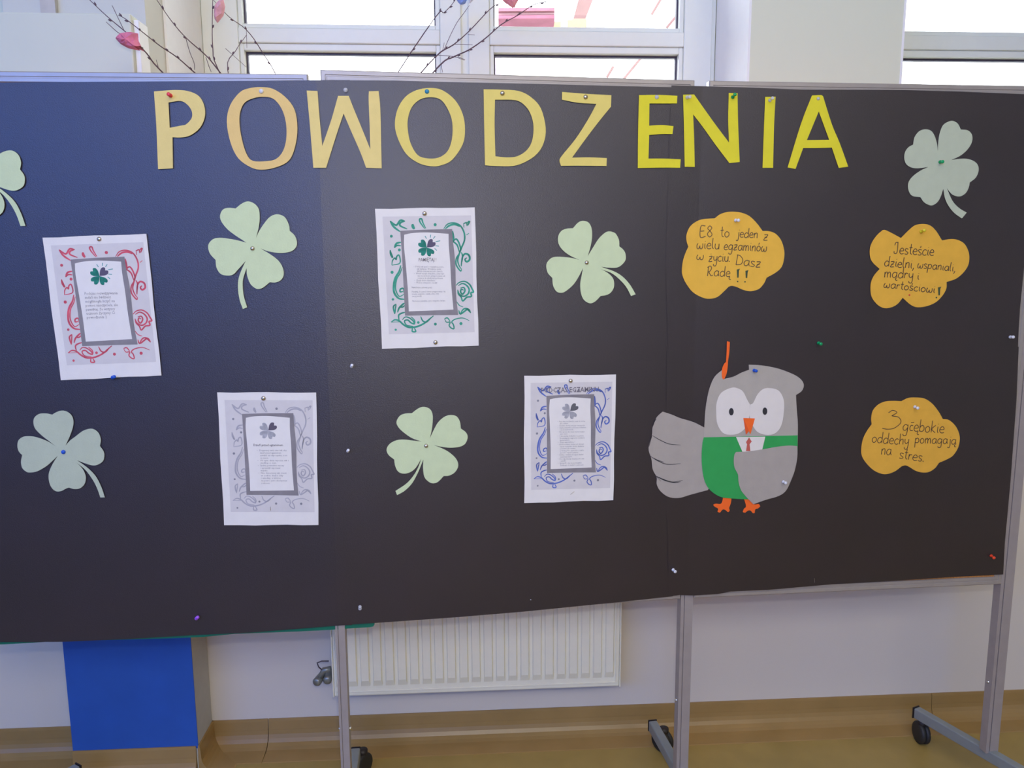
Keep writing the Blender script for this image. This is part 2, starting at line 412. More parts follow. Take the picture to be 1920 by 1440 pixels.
# ================================================================== OUTSIDE
tag(MB().box(-30, 30, 3.2, 40, -.35, -.3).build('ground_outside', mat('paving_grey', (.35, .34, .32), .9)), 'pale paved yard outside', 'ground', kind='structure')
class YP:
    def __init__(s, y): s.y = y
    def hit(s, x, y, o=0): r = ray(x, y); return CAM+r*((s.y-o)/r.y)
bld = empty('school_building', (2.5, 8, -.3), 'sunlit cream wing with a red canopy, seen through the middle window', 'building')
CRW = mat('facade_cream', (.72, .68, .60), .9, .2, var=.04); REDR = mat('canopy_red', (.30, .10, .15), .7, .3, var=.15, vscale=8)
BRB = mat('canopy_beam_brown', (.20, .11, .11), .7, .3, var=.1, vscale=8); PALE = mat('facade_white', (.85, .85, .85), .8)
q = YP(8.0)
xl = q.hit(929, 60).x
MB().box(xl, 16, 8.0, 8.4, -.3, q.hit(1000, 35).z).build('facade_wall', CRW, bld)
MB().box(q.hit(1098, 20).x, 16, 7.9, 8.4, -.3, 6).build('gable_wall', PALE, bld)
q2 = YP(7.4)
def obox(qp, x0, y0, x1, y1, t, nm, m):
    a = qp.hit(x0, y1); b = qp.hit(x1, y0); return MB().box(a.x, b.x, qp.y, qp.y+t, a.z, b.z).build(nm, m, bld)
obox(YP(7.9), 955, 35, 1099, 70, .08, 'facade_band', mat('facade_band_cream', (.55, .36, .18), .9)); obox(q2, 934, 14, 1041, 21, .5, 'canopy_fascia', REDR); obox(YP(7.45), 934, 21, 1041, 28, .4, 'canopy_soffit', mat('canopy_pink', (.5, .3, .36), .7)); obox(q2, 934, 28, 1041, 35, .5, 'canopy_fascia', REDR)
obox(YP(7.3), 1041, -60, 1060, 33, .12, 'canopy_post', PALE)
obox(YP(7.3), 1060, -60, 1075, 30, .12, 'canopy_post', mat('post_grey', (.6, .6, .62), .6))
obox(YP(7.35), 1053, 33, 1064, 50, .1, 'downpipe', PALE)
# slanting canopy beam
qb = YP(7.0); m = MB(); cs_ = [(1075, 35), (1098, 35), (1135, -60), (1100, -60)]
m.hexa([qb.hit(*c) for c in (cs_[0], cs_[1])]+[YP(7.3).hit(*c) for c in (cs_[1], cs_[0])]+[qb.hit(*c) for c in (cs_[3], cs_[2])]+[YP(7.3).hit(*c) for c in (cs_[2], cs_[3])])
m.build('canopy_beam', BRB, bld)
for (a, b) in (((1243, -8), (1222, 27)), ((1275, 22), (1250, 52)), ((1204, 106), (1168, 150)), ((1150, 125), (1138, 145))):
    MB().tube([YP(7.6).hit(*a), YP(7.6).hit(*b)], .012).build('roof_batten', BRB, bld)
obox(YP(7.6), 927, 90, 939, 165, .3, 'corner_column', mat('corner_lilac', (.42, .34, .45), .8, var=.2, vscale=12))
obox(YP(7.6), 1716, 112, 1731, 165, .3, 'corner_column', mat('corner_grey', (.42, .42, .36), .8))

# ================================================================== RADIATOR
RP = VPlane(WP.pt(0, .10, 0), WY)
ra, rb_ = RP.s_of(627, 1310), RP.s_of(1161, 1287)
rz = RP.hit(1161, 1287).z; RZT = rz+.50
rad = empty('radiator', RP.pt((ra+rb_)/2, 0, rz), 'white ribbed panel radiator under the middle board', 'radiator')
bev(MB().pbox(RP, ra, rb_, -.014, 0, rz, RZT).build('front_panel', RAD, rad), .004)
bev(MB().pbox(RP, ra, rb_, -.085, -.06, rz+.01, RZT-.01).build('rear_panel', RAD, rad), .003)
bev(MB().pbox(RP, ra-.004, ra, -.088, 0.001, rz-.002, RZT).build('side_cover', RAD, rad), .002)
bev(MB().pbox(RP, rb_, rb_+.004, -.088, 0.001, rz-.002, RZT).build('side_cover', RAD, rad), .002)
bev(MB().pbox(RP, ra+.006, rb_-.006, 0, .003, rz+.012, rz+.0155).build('bottom_seam', RAD, rad), .001)
bev(MB().pbox(RP, rb_-.012, rb_-.009, 0, .003, rz+.014, RZT-.01).build('edge_seam', RAD, rad), .001)
m = MB(); nr = 23; pit = (RP.s_of(1142, 1265)-RP.s_of(1052, 1268))/4
s0 = RP.s_of(1142, 1265)
hw, hw2 = .0125, .0098
def rib_mesh(sc_):
    z0 = rz+.028
    base = [(sc_-hw, 0, z0), (sc_+hw, 0, z0), (sc_+hw, 0, RZT-.03), (sc_-hw, 0, RZT-.03)]
    top = [(sc_-hw2, .006, z0+.018), (sc_+hw2, .006, z0+.018), (sc_+hw2, .006, RZT-.05), (sc_-hw2, .006, RZT-.05)]
    return [RP.pt(*p) for p in base+top], [(0, 1, 5, 4), (1, 2, 6, 5), (2, 3, 7, 6), (3, 0, 4, 7), (4, 5, 6, 7)]
v, f = rib_mesh(s0)
first = mk('rib', v, f, RAD, rad, loc=RP.pt(s0, 0, rz)); base = first.location.copy()
for i in range(1, nr):
    c = first.copy(); COL.objects.link(c); c.location = base-WP.d*(pit*i)
# valve
vp = RP.hit(604, 1270, -.03)
VM = mat('valve_metal', (.30, .31, .27), .4, .5, .6, var=.1)
MB().lathe(vp+Vector((-.012, .01, -.012)), (-.25, -1, -.1), [(.008, -.02), (.011, -.018), (.012, .012), (.009, .016)], 14).build('valve_cap', VM, rad, True)
MB().lathe(vp+Vector((.012, .01, -.012)), (.1, -1, 0), [(.009, -.02), (.012, -.018), (.012, .004), (.006, .008)], 14).build('valve_cap', VM, rad, True)
MB().tube([vp+Vector((-.012, .01, -.012)), vp+Vector((.004, .01, .016)), vp+Vector((.022, .01, .02))], [.008, .0085, .007], 10).build('valve_body', VM, rad, True)
MB().tube([vp+Vector((.004, .01, .01)), vp+Vector((-.008, .0, .03)), vp+Vector((-.012, 0, .042)), vp+Vector((0, 0, .047)), vp+Vector((.02, 0, .047))], .0018).build('valve_wire', mat('wire_dark', (.08, .06, .06), .5), rad)
MB().tube([vp+Vector((.012, .01, -.012)), vp+Vector((.012, .03, -.012)), vp+Vector((.012, .055, -.012))], .007, 8).build('pipe', VM, rad, True)

# ================================================================== NOTICE BOARDS
PROF = [(0, -.020), (0, -.003), (.002, -.001), (.009, -.001), (.010, -.0025), (.012, -.0025), (.013, -.001), (.0195, -.0012), (.0205, -.004), (.0205, -.020)]
def rail(pl, a0, a1, z0, z1, sd, parent):
    v = []; f = []; n = len(PROF)
    for e in (0, 1):
        for (t, o) in PROF:
            if sd == 'top': v.append(pl.pt((a0+t, a1-t)[e], o, z1-t))
            if sd == 'bottom': v.append(pl.pt((a1-t, a0+t)[e], o, z0+t))
            if sd == 'left': v.append(pl.pt(a0+t, o, (z0+t, z1-t)[e]))
            if sd == 'right': v.append(pl.pt(a1-t, o, (z1-t, z0+t)[e]))
    for i in range(n): f.append((i, (i+1) % n, n+(i+1) % n, n+i))
    f.append(tuple(range(n-1, -1, -1))); f.append(tuple(range(n, 2*n)))
    mk('frame_rail', v, f, ALU, parent)
BZ0, BZ1 = .552, 1.731
def foot_and_post(pl, a0, a1, root, backend, swivel, wpx):
    """post between two boards, foot bar across under it and a caster at either end"""
    pw = a1-a0
    m = MB(); m.pbox(pl, a0, a0+pw*.24, -.027, -.003, .095, 1.66); m.pbox(pl, a0+pw*.24, a0+pw*.32, -.027, -.006, .095, 1.66); m.pbox(pl, a0+pw*.32, a1, -.027, -.003, .095, 1.66)
    pst = m.build('post', POST, root)
    ctr = pl.pt((a0+a1)/2, -.015, .10)
    for sgn in (-1, 1):
        MB().lathe(pl.pt((a0 if sgn < 0 else a1), -.015, .285), pl.d*sgn, [(.004, -.001), (.0045, .001), (.0035, .0035), (.001, .0045)], 10).build('bolt', CHROME, pst, True)
    be = Vector((backend.x, backend.y, .10)); dv = (be-ctr); dv.z = 0; L = dv.length; u = dv.normalized(); sd = Vector((u.y, -u.x, 0))
    fe = ctr-u*L
    m = MB(); hw_ = .0115
    m.hexa([fe-sd*hw_-Vector((0, 0, .03)), fe+sd*hw_-Vector((0, 0, .03)), be+sd*hw_-Vector((0, 0, .03)), be-sd*hw_-Vector((0, 0, .03)), fe-sd*hw_, fe+sd*hw_, be+sd*hw_, be-sd*hw_])
    ft = bev(m.build('foot_bar', FOOT, root), .003)
    for e, s_ in ((be, 1), (fe, -1)):
        m = MB(); p = e+u*s_*.001; q_ = e+u*s_*.004; h = hw_+.0006; z = Vector((0, 0, .0308)); zz = Vector((0, 0, .0006))
        m.hexa([p-sd*h-z, p+sd*h-z, q_+sd*h-z, q_-sd*h-z, p-sd*h+zz, p+sd*h+zz, q_+sd*h+zz, q_-sd*h+zz]); m.build('end_cap', CAP, ft)
        c = e-u*s_*.045; ang = swivel if s_ > 0 else swivel+2.0
        ax = Vector((math.cos(ang), math.sin(ang), 0)); fwd = Vector((-ax.y, ax.x, 0))
        wc = c+fwd*.014; wc.z = .031
        if wpx and s_ > 0: wc = at_z(wpx[0], wpx[1], .031); c = wc-fwd*.004
        cs = MB()
        for t in (-1, 1): cs.lathe(wc+ax*t*.0064-ax*.006, ax, [(.020, 0), (.029, .001), (.031, .004), (.031, .009), (.029, .012), (.020, .0125)], 22)
        cst = cs.build('caster', RUB, ft, True)
        MB().lathe(Vector((c.x, c.y, .04)), (0, 0, 1), [(.006, 0), (.011, .012), (.013, .022), (.013, .030)], 12).build('caster_stem', CAP, ft, True)
    return ctr
PX = 1175
specs = [  # plane, left s, right s, label, [(post px l, r, y, backend px, swivel)]
 (BL, BL.s_of(577, 150)-.80, BL.s_of(577, 150), 'left grey-framed notice board on wheels, its posts at the blue pillar and radiator edge', [(-95, -75, 1180, (145, 1434), .4, None), (628, 646, 1175, (667, 1402), 2.6, (679, 1432))]),
 (BM, BM.s_of(601, 150), BM.s_of(1303, 150), 'middle grey-framed notice board on wheels, in front of the radiator', [(1278, 1300.5, 1117, (1224, 1351), .75, (1242, 1388))]),
 (BR, BR.s_of(1330.5, 150), BR.s_of(1878, 1100), 'right grey-framed notice board, post and castered foot at the right edge', [(1878, 1902, 1100, (1719, 1326), .0, (1727, 1373))])]
for i, (pl, a0, a1, lab, posts) in enumerate(specs):
    BZ1 = (1.7235, 1.7325, 1.7325)[i]
    root = empty('notice_board', pl.pt((a0+a1)/2, -.01, 0), lab, 'notice board', 'mobile notice boards set side by side')
    MB().pbox(pl, a0+.015, a1-.015, -.017, -.0035, BZ0+.015, BZ1-.015).build('cork_panel', CORK, root)
    for sd in ('top', 'bottom', 'left', 'right'): rail(pl, a0, a1, BZ0, BZ1, sd, root)
    for (xa, xb, y, be, sw, wpx) in posts:
        q_ = pl
        foot_and_post(q_, q_.s_of(xa, y), q_.s_of(xb, y), root, at_z(be[0], be[1], .10), sw, wpx)

# ---- the black sheets
top = lambda *p: list(p)
SHEETS = [
 ([(-170, 157), (0, 154.5), (300, 152.5), (500, 151.5), (620, 150), (656, 150), (657, 420), (656, 692), (300, 692), (-170, 700)], .0012, 'black paper sheet at the upper left, under the letters P and O'),
 ([(-170, 690), (300, 684), (656, 684), (658, 950), (660, 1172), (640, 1172.5), (470, 1186), (370, 1190.5), (240, 1198), (118, 1203.5), (0, 1204), (-170, 1214)], .0018, 'black paper sheet at the lower left, edge hanging over green paper'),
 ([(650, 150.5), (740, 151), (850, 154), (1000, 157), (1150, 161), (1262, 163.5), (1262, 420), (1262, 684), (950, 692), (650, 694)], .0018, 'black paper sheet behind the letters W to E at the top middle'),
 ([(650, 684), (950, 683), (1262, 676), (1262, 900), (1262, 1118), (1160, 1129), (980, 1147), (860, 1157), (720, 1167), (654, 1171)], .0024, 'black paper sheet at the lower middle, below the page with green vines'),
 ([(1259, 160), (1350, 162.5), (1430, 165), (1500, 168), (1691, 168.7), (1798, 171.6), (1920, 176.5), (1944, 177.5), (1930, 400), (1912.5, 580), (1910, 620), (1908, 664), (1600, 662), (1253, 666), (1248, 500), (1255, 260)], .0030, 'black paper sheet at the upper right, behind the letters N, I and A'),
 ([(1250, 658), (1600, 652), (1910, 650), (1906.5, 740), (1895, 900), (1884, 1020), (1881, 1077), (1800, 1081), (1690, 1088), (1560, 1095.5), (1440, 1106), (1370, 1109), (1345, 1114), (1300, 1116.5), (1275, 1115.5), (1254, 1118), (1249, 900)], .0036, 'black paper sheet at the lower right, behind the owl and lowest cloud')]
for pts, o, lab in SHEETS:
    tag(cutout('black_paper_sheet', [pts], o, .0004, BLACK), lab, 'paper', 'black backing sheets on the boards')
tag(cutout('green_paper_sheet', [[(-170, 1200), (0, 1190), (300, 1182), (600, 1166), (702, 1158), (702.5, 1170), (700, 1174.5), (694, 1176), (660, 1178), (620, 1181), (560, 1184), (440, 1188.5), (380, 1194.5), (300, 1197.5), (170, 1201), (110, 1202), (40, 1206.5), (-170, 1217)]], -.0045, .0004, GREENP),
    'dark green paper showing under the lower edge of the left board', 'paper')
L0 = .0046   # where papers pinned on the sheets lie

# ================================================================== LETTERS  P O W O D Z E N I A
Z1 = (3.84, 0, 0); Z2 = (3.84, 400, 0); Z3 = (3.84, 850, 0); Z4 = (4.2361, 1200, 0); Z5 = (3.35, 1500, 0)
def ol(z, pts, sub=4): return outline(pts, *z, sub=sub)
LET = [
 ('P', 0, [ol(Z1, [(1108,658,1),(1250,648),(1350,655),(1430,690),(1470,760),(1475,840),(1440,920),(1370,975),(1300,990),(1242,988,1),(1245,1212,1),(1138,1218,1),(1125,900)]),
           ol(Z1, [(1213,738,1),(1300,727),(1350,755),(1380,800),(1380,850),(1340,895),(1300,905),(1222,920,1)])], 'cut-out letter P, yellow card, first of the heading'),
 ('O', 3, [ol(Z2, [(345,627),(430,640),(520,700),(585,790),(605,920),(590,1050),(545,1155),(450,1205),(350,1222),(270,1205),(180,1140),(125,1030),(97,880),(120,760),(190,665),(260,635)]),
           ol(Z2, [(350,697),(430,710),(490,780),(522,880),(525,1000),(500,1090),(450,1145),(380,1160),(285,1158),(240,1110),(205,1000),(188,880),(195,800),(225,740),(280,710)])], 'orange-yellow cut-out letter O between P and W'),
 ('W', 0, [ol(Z2, [(672,652,1),(750,655,1),(765,850),(785,1050,1),(850,860),(898,690,1),(975,690,1),(1010,780),(1080,950),(1130,1075,1),(1125,900),(1118,720),(1120,657,1),(1190,655,1),(1203,800),(1212,1212,1),(1100,1208,1),(1060,1100),(990,940),(938,818,1),(890,960),(812,1208,1),(720,1208,1),(695,900)])], 'yellow cut-out letter W between the two letters O'),
 ('O', 1, [ol(Z2, [(1560,633),(1650,650),(1740,720),(1795,820),(1812,930),(1795,1040),(1720,1150),(1640,1190),(1570,1197),(1480,1175),(1390,1110),(1330,1000),(1307,900),(1325,790),(1380,700),(1460,650)]),
           ol(Z2, [(1570,700),(1640,720),(1690,790),(1720,880),(1718,1000),(1685,1090),(1620,1135),(1540,1140),(1470,1115),(1420,1030),(1400,930),(1402,850),(1430,770),(1490,715)])], 'yellow cut-out letter O between W and D'),
 ('D', 1, [ol(Z3, [(218,643,1),(340,645),(470,655),(560,700),(630,780),(665,920),(650,1030),(600,1110),(520,1165),(430,1195),(300,1195),(228,1190,1),(222,900)]),
           ol(Z3, [(300,718,1),(450,722),(520,765),(560,830),(577,910),(568,1010),(530,1080),(460,1125),(380,1133),(303,1125,1),(297,900)])], 'yellow cut-out letter D of the heading'),
 ('Z', 1, [ol(Z3, [(783,662,1),(950,675),(1138,685,1),(1135,768,1),(1060,860),(960,990),(855,1135,1),(980,1133),(1105,1138,1),(1103,1195,1),(900,1193),(775,1194,1),(765,1165,1),(775,1130),(880,1000),(970,860),(1030,748,1),(900,740),(782,718,1)])], 'yellow cut-out letter Z of the heading'),
 ('E', 2, [ol(Z3, [(1337,685,1),(1480,683),(1613,690,1),(1610,745,1),(1412,745,1),(1410,905,1),(1500,900),(1585,908,1),(1578,965,1),(1500,965),(1410,972,1),(1405,1142,1),(1520,1142),(1637,1147,1),(1633,1208,1),(1500,1207),(1328,1210,1),(1330,950)])], 'lemon-yellow cut-out letter E of the heading'),
 ('N', 2, [ol(Z4, [(342,752,1),(430,750,1),(500,850),(600,990),(707,1132,1),(700,950),(705,738,1),(775,740,1),(780,1000),(792,1287,1),(710,1295,1),(600,1150),(500,1010),(422,908,1),(430,1100),(435,1326,1),(355,1325,1),(350,1050)])], 'lemon-yellow cut-out letter N of the heading'),
 ('I', 2, [ol(Z4, [(995,770,1),(1077,768,1),(1065,1000),(1057,1333,1),(973,1333,1),(985,1000)])], 'lemon-yellow cut-out letter I of the heading'),
 ('A', 2, [ol(Z5, [(75,600,1),(130,597),(145,605,1),(200,780),(250,900),(303,1047,1),(243,1055,1),(200,927,1),(100,930),(20,930,1),(-28,1061,1),(-78,1052,1),(7,775)]),
           ol(Z5, [(118,700,1),(183,878,1),(43,880,1)])], 'lemon-yellow cut-out letter A closing the heading')]
for ch, ci, loops, lab in LET:
    tag(cutout('paper_letter', loops, L0, .0006, YELL[ci]), lab, 'letter', 'cut-out heading letters')

# ================================================================== CLOVERS
CA = [(660,515,1),(690,400),(702,290),(690,190),(640,130),(570,105),(500,130),(430,185,1),(350,178),(285,200),(255,270),(275,340),(340,420),(430,490),(553,570,1),(470,548),(370,528),(250,515),(170,535),(122,600),(140,690),(205,765,1),(215,850),(260,920),(330,940),(400,930),(460,870),(545,775,1),(500,870),(465,970),(457,1080),(475,1210),(512,1317,1),(560,1297,1),(525,1180),(512,1080),(515,980),(555,855,1),(560,940),(595,1030),(640,1075),(685,1092),(740,1075),(815,1015,1),(880,1018),(940,990),(972,930),(960,850),(910,770),(820,700),(710,635,1),(790,665),(880,682),(970,685),(1060,665),(1110,620),(1120,560),(1095,490),(1040,437,1),(1030,370),(990,290),(940,258),(880,252),(810,285),(740,370),(690,450)]
CB = [(735,643,1),(775,510),(800,370),(795,230),(750,140),(665,112),(590,140),(515,222,1),(420,230),(340,265),(292,350),(300,460),(370,560),(480,640),(612,698,1),(500,670),(380,655),(250,652),(170,685),(115,770),(135,890),(205,970,1),(215,1080),(265,1170),(340,1193),(410,1165),(520,1070),(600,950),(665,820,1),(645,930),(623,1060),(635,1200),(680,1300),(770,1350),(850,1320),(930,1240,1),(1020,1225),(1090,1180),(1130,1100),(1125,1000),(1080,930),(1000,870),(925,838,1),(1080,890),(1200,980),(1310,1100),(1385,1240,1),(1455,1215,1),(1370,1070),(1260,950),(1130,870),(935,802,1),(1050,815),(1180,812),(1260,760),(1305,690),(1300,600),(1265,540),(1210,495,1),(1205,400),(1160,310),(1110,280),(1050,270),(990,295),(900,380),(810,520)]
CC = [(728,540,1),(755,420),(768,300),(765,200),(730,130),(650,97),(570,115),(470,188,1),(380,192),(300,225),(252,315),(290,400),(380,480),(480,545),(610,590,1),(480,575),(370,562),(260,570),(160,620),(112,700),(140,780),(220,845,1),(235,940),(280,1020),(360,1047),(450,1025),(530,960),(605,835,1),(560,960),(490,1080),(390,1190),(238,1292,1),(262,1352,1),(370,1290),(470,1190),(540,1070),(585,970),(635,845,1),(630,960),(645,1080),(690,1145),(760,1183),(840,1165),(925,1080,1),(1000,1075),(1080,1030),(1128,950),(1120,870),(1060,790),(950,710),(785,640,1),(890,665),(1020,678),(1150,665),(1230,620),(1265,530),(1240,460),(1168,405,1),(1155,310),(1110,235),(1030,212),(940,235),(850,310),(790,410)]
CD = [(855,572,1),(920,430),(960,310),(968,220),(940,140),(870,85),(790,75),(710,105),(668,132,1),(580,115),(480,122),(410,180),(400,260),(430,340),(520,430),(630,515),(725,587,1),(620,520),(500,470),(380,440),(260,445),(185,500),(172,590),(195,660),(240,708,1),(222,800),(240,890),(300,945),(360,955),(460,935),(590,860),(680,780),(748,715,1),(680,820),(625,940),(615,1040),(645,1150),(710,1218),(790,1220),(860,1185),(905,1170,1),(980,1190),(1060,1180),(1125,1120),(1145,1030),(1120,940),(1070,870),(1005,810,1),(1130,910),(1230,1040),(1300,1170),(1350,1310,1),(1415,1308,1),(1360,1150),(1280,1000),(1160,880),(1018,780,1),(1120,820),(1230,852),(1310,845),(1390,790),(1408,700),(1390,640),(1345,578,1),(1358,490),(1330,400),(1270,345),(1200,332),(1100,365),(1000,440),(920,500)]
CE = [(513,550,1),(500,440),(465,340),(420,290),(350,278),(280,305),(225,380),(210,465,1),(150,500),(110,560),(102,640),(130,710),(200,750),(290,755),(398,740,1),(300,785),(200,860),(150,940),(155,1030),(200,1095),(300,1110,1),(340,1170),(400,1205),(450,1210),(510,1170),(550,1100),(580,1010,1),(600,1120),(640,1210),(710,1300),(808,1372,1),(868,1300,1),(770,1240),(690,1150),(625,1000,1),(680,1070),(740,1098),(800,1097),(860,1055),(893,990),(905,930,1),(980,870),(1015,780),(1000,710),(950,665),(870,640),(780,640),(680,655,1),(800,595),(890,510),(935,420),(930,340),(880,290),(795,280,1),(760,210),(700,175),(640,185),(575,230),(535,330),(518,440)]
CDp = outline(CD, 7.581, 10, 760)
CF = [(-37.6+1.1*(x-119.1), 330+1.1*(y-847.5)) for x, y in CDp]
for lp, m_, lab in (
    (outline(CA, 6, 370, 360), CLOV, 'pale green paper clover under the first letter O, stem curling down'),
    (outline(CB, 8, 1010, 400), CLOV, 'pale green paper clover under the letter Z, stem pointing right'),
    (outline(CC, 7.578, 710, 750), CLOV, 'pale green paper clover below the page with green vines, stem to the left'),
    (CDp, CLOVG, 'greyish-green paper clover at the lower left with a blue tack'),
    (outline(CE, 6.545, 1680, 200), CLOVG, 'greyish-green paper clover at the upper right with a green push pin'),
    (CF, CLOV, 'pale green paper clover cut off by the left edge of the photo')):
    tag(cutout('paper_clover', [lp], L0, .0006, m_), lab, 'paper clover', 'four-leaf paper clovers')

# ================================================================== handwriting
GL = {  # strokes in x-height units: width, list of strokes (x right, y up from the baseline)
 'a': (1, [[(.85,.9),(.45,1),(.08,.6),(.2,.08),(.6,.05),(.85,.5)],[(.88,1),(.86,.4),(1,0)]]),
 'b': (.9, [[(.1,1.9),(.08,1),(.1,0)],[(.1,.1),(.5,0),(.85,.35),(.7,.9),(.35,.95),(.1,.6)]]),
 'c': (.8, [[(.78,.85),(.45,1),(.08,.6),(.15,.15),(.5,0),(.8,.15)]]),
 'd': (1, [[(.85,.8),(.45,1),(.08,.6),(.15,.12),(.5,0),(.85,.35)],[(.9,1.95),(.88,1),(.9,0)]]),
 'e': (.85, [[(.1,.5),(.75,.58),(.7,.9),(.4,1.02),(.08,.65),(.12,.2),(.45,0),(.85,.12)]]),
 'g': (1, [[(.85,.85),(.45,1),(.08,.6),(.2,.1),(.6,.1),(.85,.5)],[(.88,1),(.88,0),(.75,-.7),(.35,-.8),(.15,-.55)]]),
 'h': (.85, [[(.1,1.9),(.1,0)],[(.1,.5),(.4,.9),(.7,.85),(.75,0)]]),
 'i': (.35, [[(.15,1),(.15,.3),(.3,0)],[(.16,1.45),(.2,1.38)]]),
 'j': (.5, [[(.4,1),(.4,-.3),(.2,-.75),(-.1,-.6)],[(.42,1.45),(.46,1.38)]]),
 'k': (.9, [[(.1,1.9),(.1,0)],[(.75,1.2),(.15,.55),(.8,0)]]),
 'l': (.4, [[(.12,1.95),(.1,.4),(.35,0)]]),
 'm': (1.3, [[(.1,1),(.1,0)],[(.1,.6),(.35,1),(.58,.85),(.6,0)],[(.6,.6),(.85,1),(1.1,.85),(1.15,0)]]),
 'n': (.9, [[(.1,1),(.1,0)],[(.1,.6),(.4,1),(.7,.9),(.75,0)]]),
 'o': (.9, [[(.45,1),(.1,.7),(.12,.2),(.45,0),(.8,.3),(.78,.75),(.45,1)]]),
 'p': (.9, [[(.1,1),(.08,0),(.05,-.9)],[(.1,.7),(.45,1),(.8,.7),(.65,.15),(.1,.1)]]),
 'r': (.65, [[(.1,1),(.1,0)],[(.1,.55),(.35,.95),(.62,.85)]]),
 's': (.75, [[(.7,.9),(.3,1),(.1,.8),(.35,.5),(.7,.3),(.5,.02),(.05,.08)]]),
 't': (.6, [[(.3,1.8),(.28,.3),(.6,0)],[(0,1.15),(.58,1.2)]]),
 'u': (.9, [[(.1,1),(.1,.3),(.4,0),(.75,.3),(.78,1)],[(.78,1),(.8,0)]]),
 'v': (.9, [[(.1,1),(.15,.3),(.45,0),(.75,.4),(.8,1)]]),
 'w': (1.25, [[(.25,1),(.08,.6),(.15,.1),(.45,.05),(.6,.5)],[(.6,.6),(.7,.08),(1,.05),(1.15,.5),(1.12,1)]]),
 'y': (.85, [[(.1,1),(.15,.4),(.45,.2),(.75,.5)],[(.8,1),(.78,-.3),(.6,-.8),(.2,-.75),(.15,-.45)]]),
 'z': (.85, [[(.1,.95),(.75,.97),(.1,.02),(.8,.05)],[(.2,.5),(.65,.5)]]),
 'D': (1.2, [[(.15,1.8),(.1,0)],[(0,1.85),(.6,1.7),(1.1,1),(.9,.2),(.1,0)]]),
 'E': (1, [[(.85,1.8),(.15,1.75),(.1,0),(.95,.1)],[(.12,.95),(.7,1)]]),
 'J': (.9, [[(0,1.4),(.15,1.9),(.6,1.95),(.5,1.95)],[(.55,1.95),(.6,.4),(.4,0),(.05,.05),(0,.4)]]),
 'R': (1.2, [[(.2,1.7),(.15,0)],[(0,1.6),(.5,1.9),(.8,1.5),(.5,.9),(.2,.8)],[(.3,.85),(.8,.1),(1.15,.2)]]),
 '3': (1, [[(.35,1.75),(.6,2),(.85,1.75),(.55,1.42)],[(.55,1.42),(.95,1.25),(1.1,.7),(.75,.15),(.35,.02),(0,.15)]]),
 '8': (.9, [[(.45,1.05),(.12,1.4),(.45,1.8),(.78,1.45),(.5,1.05),(.1,.5),(.45,0),(.85,.4),(.45,1.05)]]),
 '.': (.3, [[(.02,.10),(.22,.02)]]), ',': (.35, [[(.2,.15),(.15,-.1),(.02,-.45)]]),
 'L': (.7, [[(.65,.9),(.3,.9),(.15,.5),(.3,.1),(.7,.1)],[(.2,1.35),(.75,1.42)]])}   # the writer's l with a bar
ACC = {'ó': ('o', 'k'), 'ż': ('z', 'd'), 'ś': ('s', 'k'), 'ą': ('a', 'o'), 'ę': ('e', 'o'), 'ć': ('c', 'k'), 'ł': ('L', '')}
def write(fl, text, x0, y0, x1, y1, xh, w_, slant=.06):
    gs = []; cur = 0
    for ch in text:
        b, ac = ACC.get(ch, (ch, '')); wd_, st = GL[b]; st = [list(s) for s in st]
        if ac == 'k': st.append([(.5, 1.6), (.4, 1.25)])
        if ac == 'd': st.append([(.42, 1.45), (.48, 1.38)])
        if ac == 'o': st.append([(.85, 0), (.7, -.3), (.85, -.5), (1.05, -.45)])
        gs.append((cur, st)); cur += wd_+.12
    Lt = math.hypot(x1-x0, y1-y0); ux, uy = (x1-x0)/Lt, (y1-y0)/Lt; sx = Lt/(cur-.12)
    for c, st in gs:
        jy = random.uniform(-.05, .05)
        for s in st:
            P = outline([(p[0], p[1]) for p in s], sub=4, closed=False) if len(s) > 2 else s
            pts = []
            for (a, b) in P:
                X = (c+a)*sx+slant*b*xh; Y = (b+jy)*xh
                pts.append((x0+ux*X+uy*Y, y0+uy*X-ux*Y))
            fl.stroke(pts, w_)
K1 = (8, 1270, 390); K2 = (7.577, 1610, 400); K3 = (8.348, 1590, 730)
CL1 = [(560,155,1),(640,95),(740,62),(840,55),(960,70),(1080,120),(1190,225),(1280,345,1),(1380,348),(1480,390),(1560,490),(1600,620),(1605,720),(1580,850),(1530,925),(1450,985),(1340,1045,1),(1300,1130),(1230,1210),(1150,1240),(1080,1248),(980,1225),(890,1185),(820,1168),(770,1180,1),(700,1250),(600,1335),(480,1362),(370,1340),(230,1260),(130,1130),(80,1020),(68,930),(85,790),(120,680),(165,580,1),(140,500),(138,400),(190,280),(290,200),(400,165)]
CL2 = [(600,350,1),(700,250),(800,170),(920,150),(1020,175),(1100,250),(1185,385,1),(1300,365),(1400,375),(1500,430),(1560,540),(1572,650),(1550,750),(1480,850),(1380,930),(1250,975,1),(1245,1070),(1190,1170),(1100,1260),(980,1315),(840,1335),(740,1300),(625,1200,1),(560,1280),(480,1330),(370,1348),(270,1300),(190,1200),(168,1100),(175,980),(220,880),(298,790,1),(210,710),(165,630),(158,510),(190,410),(260,310),(340,238,1),(380,237),(480,285)]
CL3 = [(835,185,1),(940,135),(1060,127),(1200,145),(1320,225),(1420,350),(1485,465,1),(1580,480),(1680,570),(1735,680),(1750,790),(1720,920),(1640,1040),(1540,1100),(1425,1150,1),(1360,1235),(1260,1295),(1150,1300),(1050,1270),(960,1215),(900,1190),(840,1205,1),(740,1280),(620,1325),(520,1320),(400,1265),(290,1160),(220,1050),(207,940),(230,790),(290,660),(370,545,1),(362,450),(390,330),(470,240),(580,190),(700,180)]
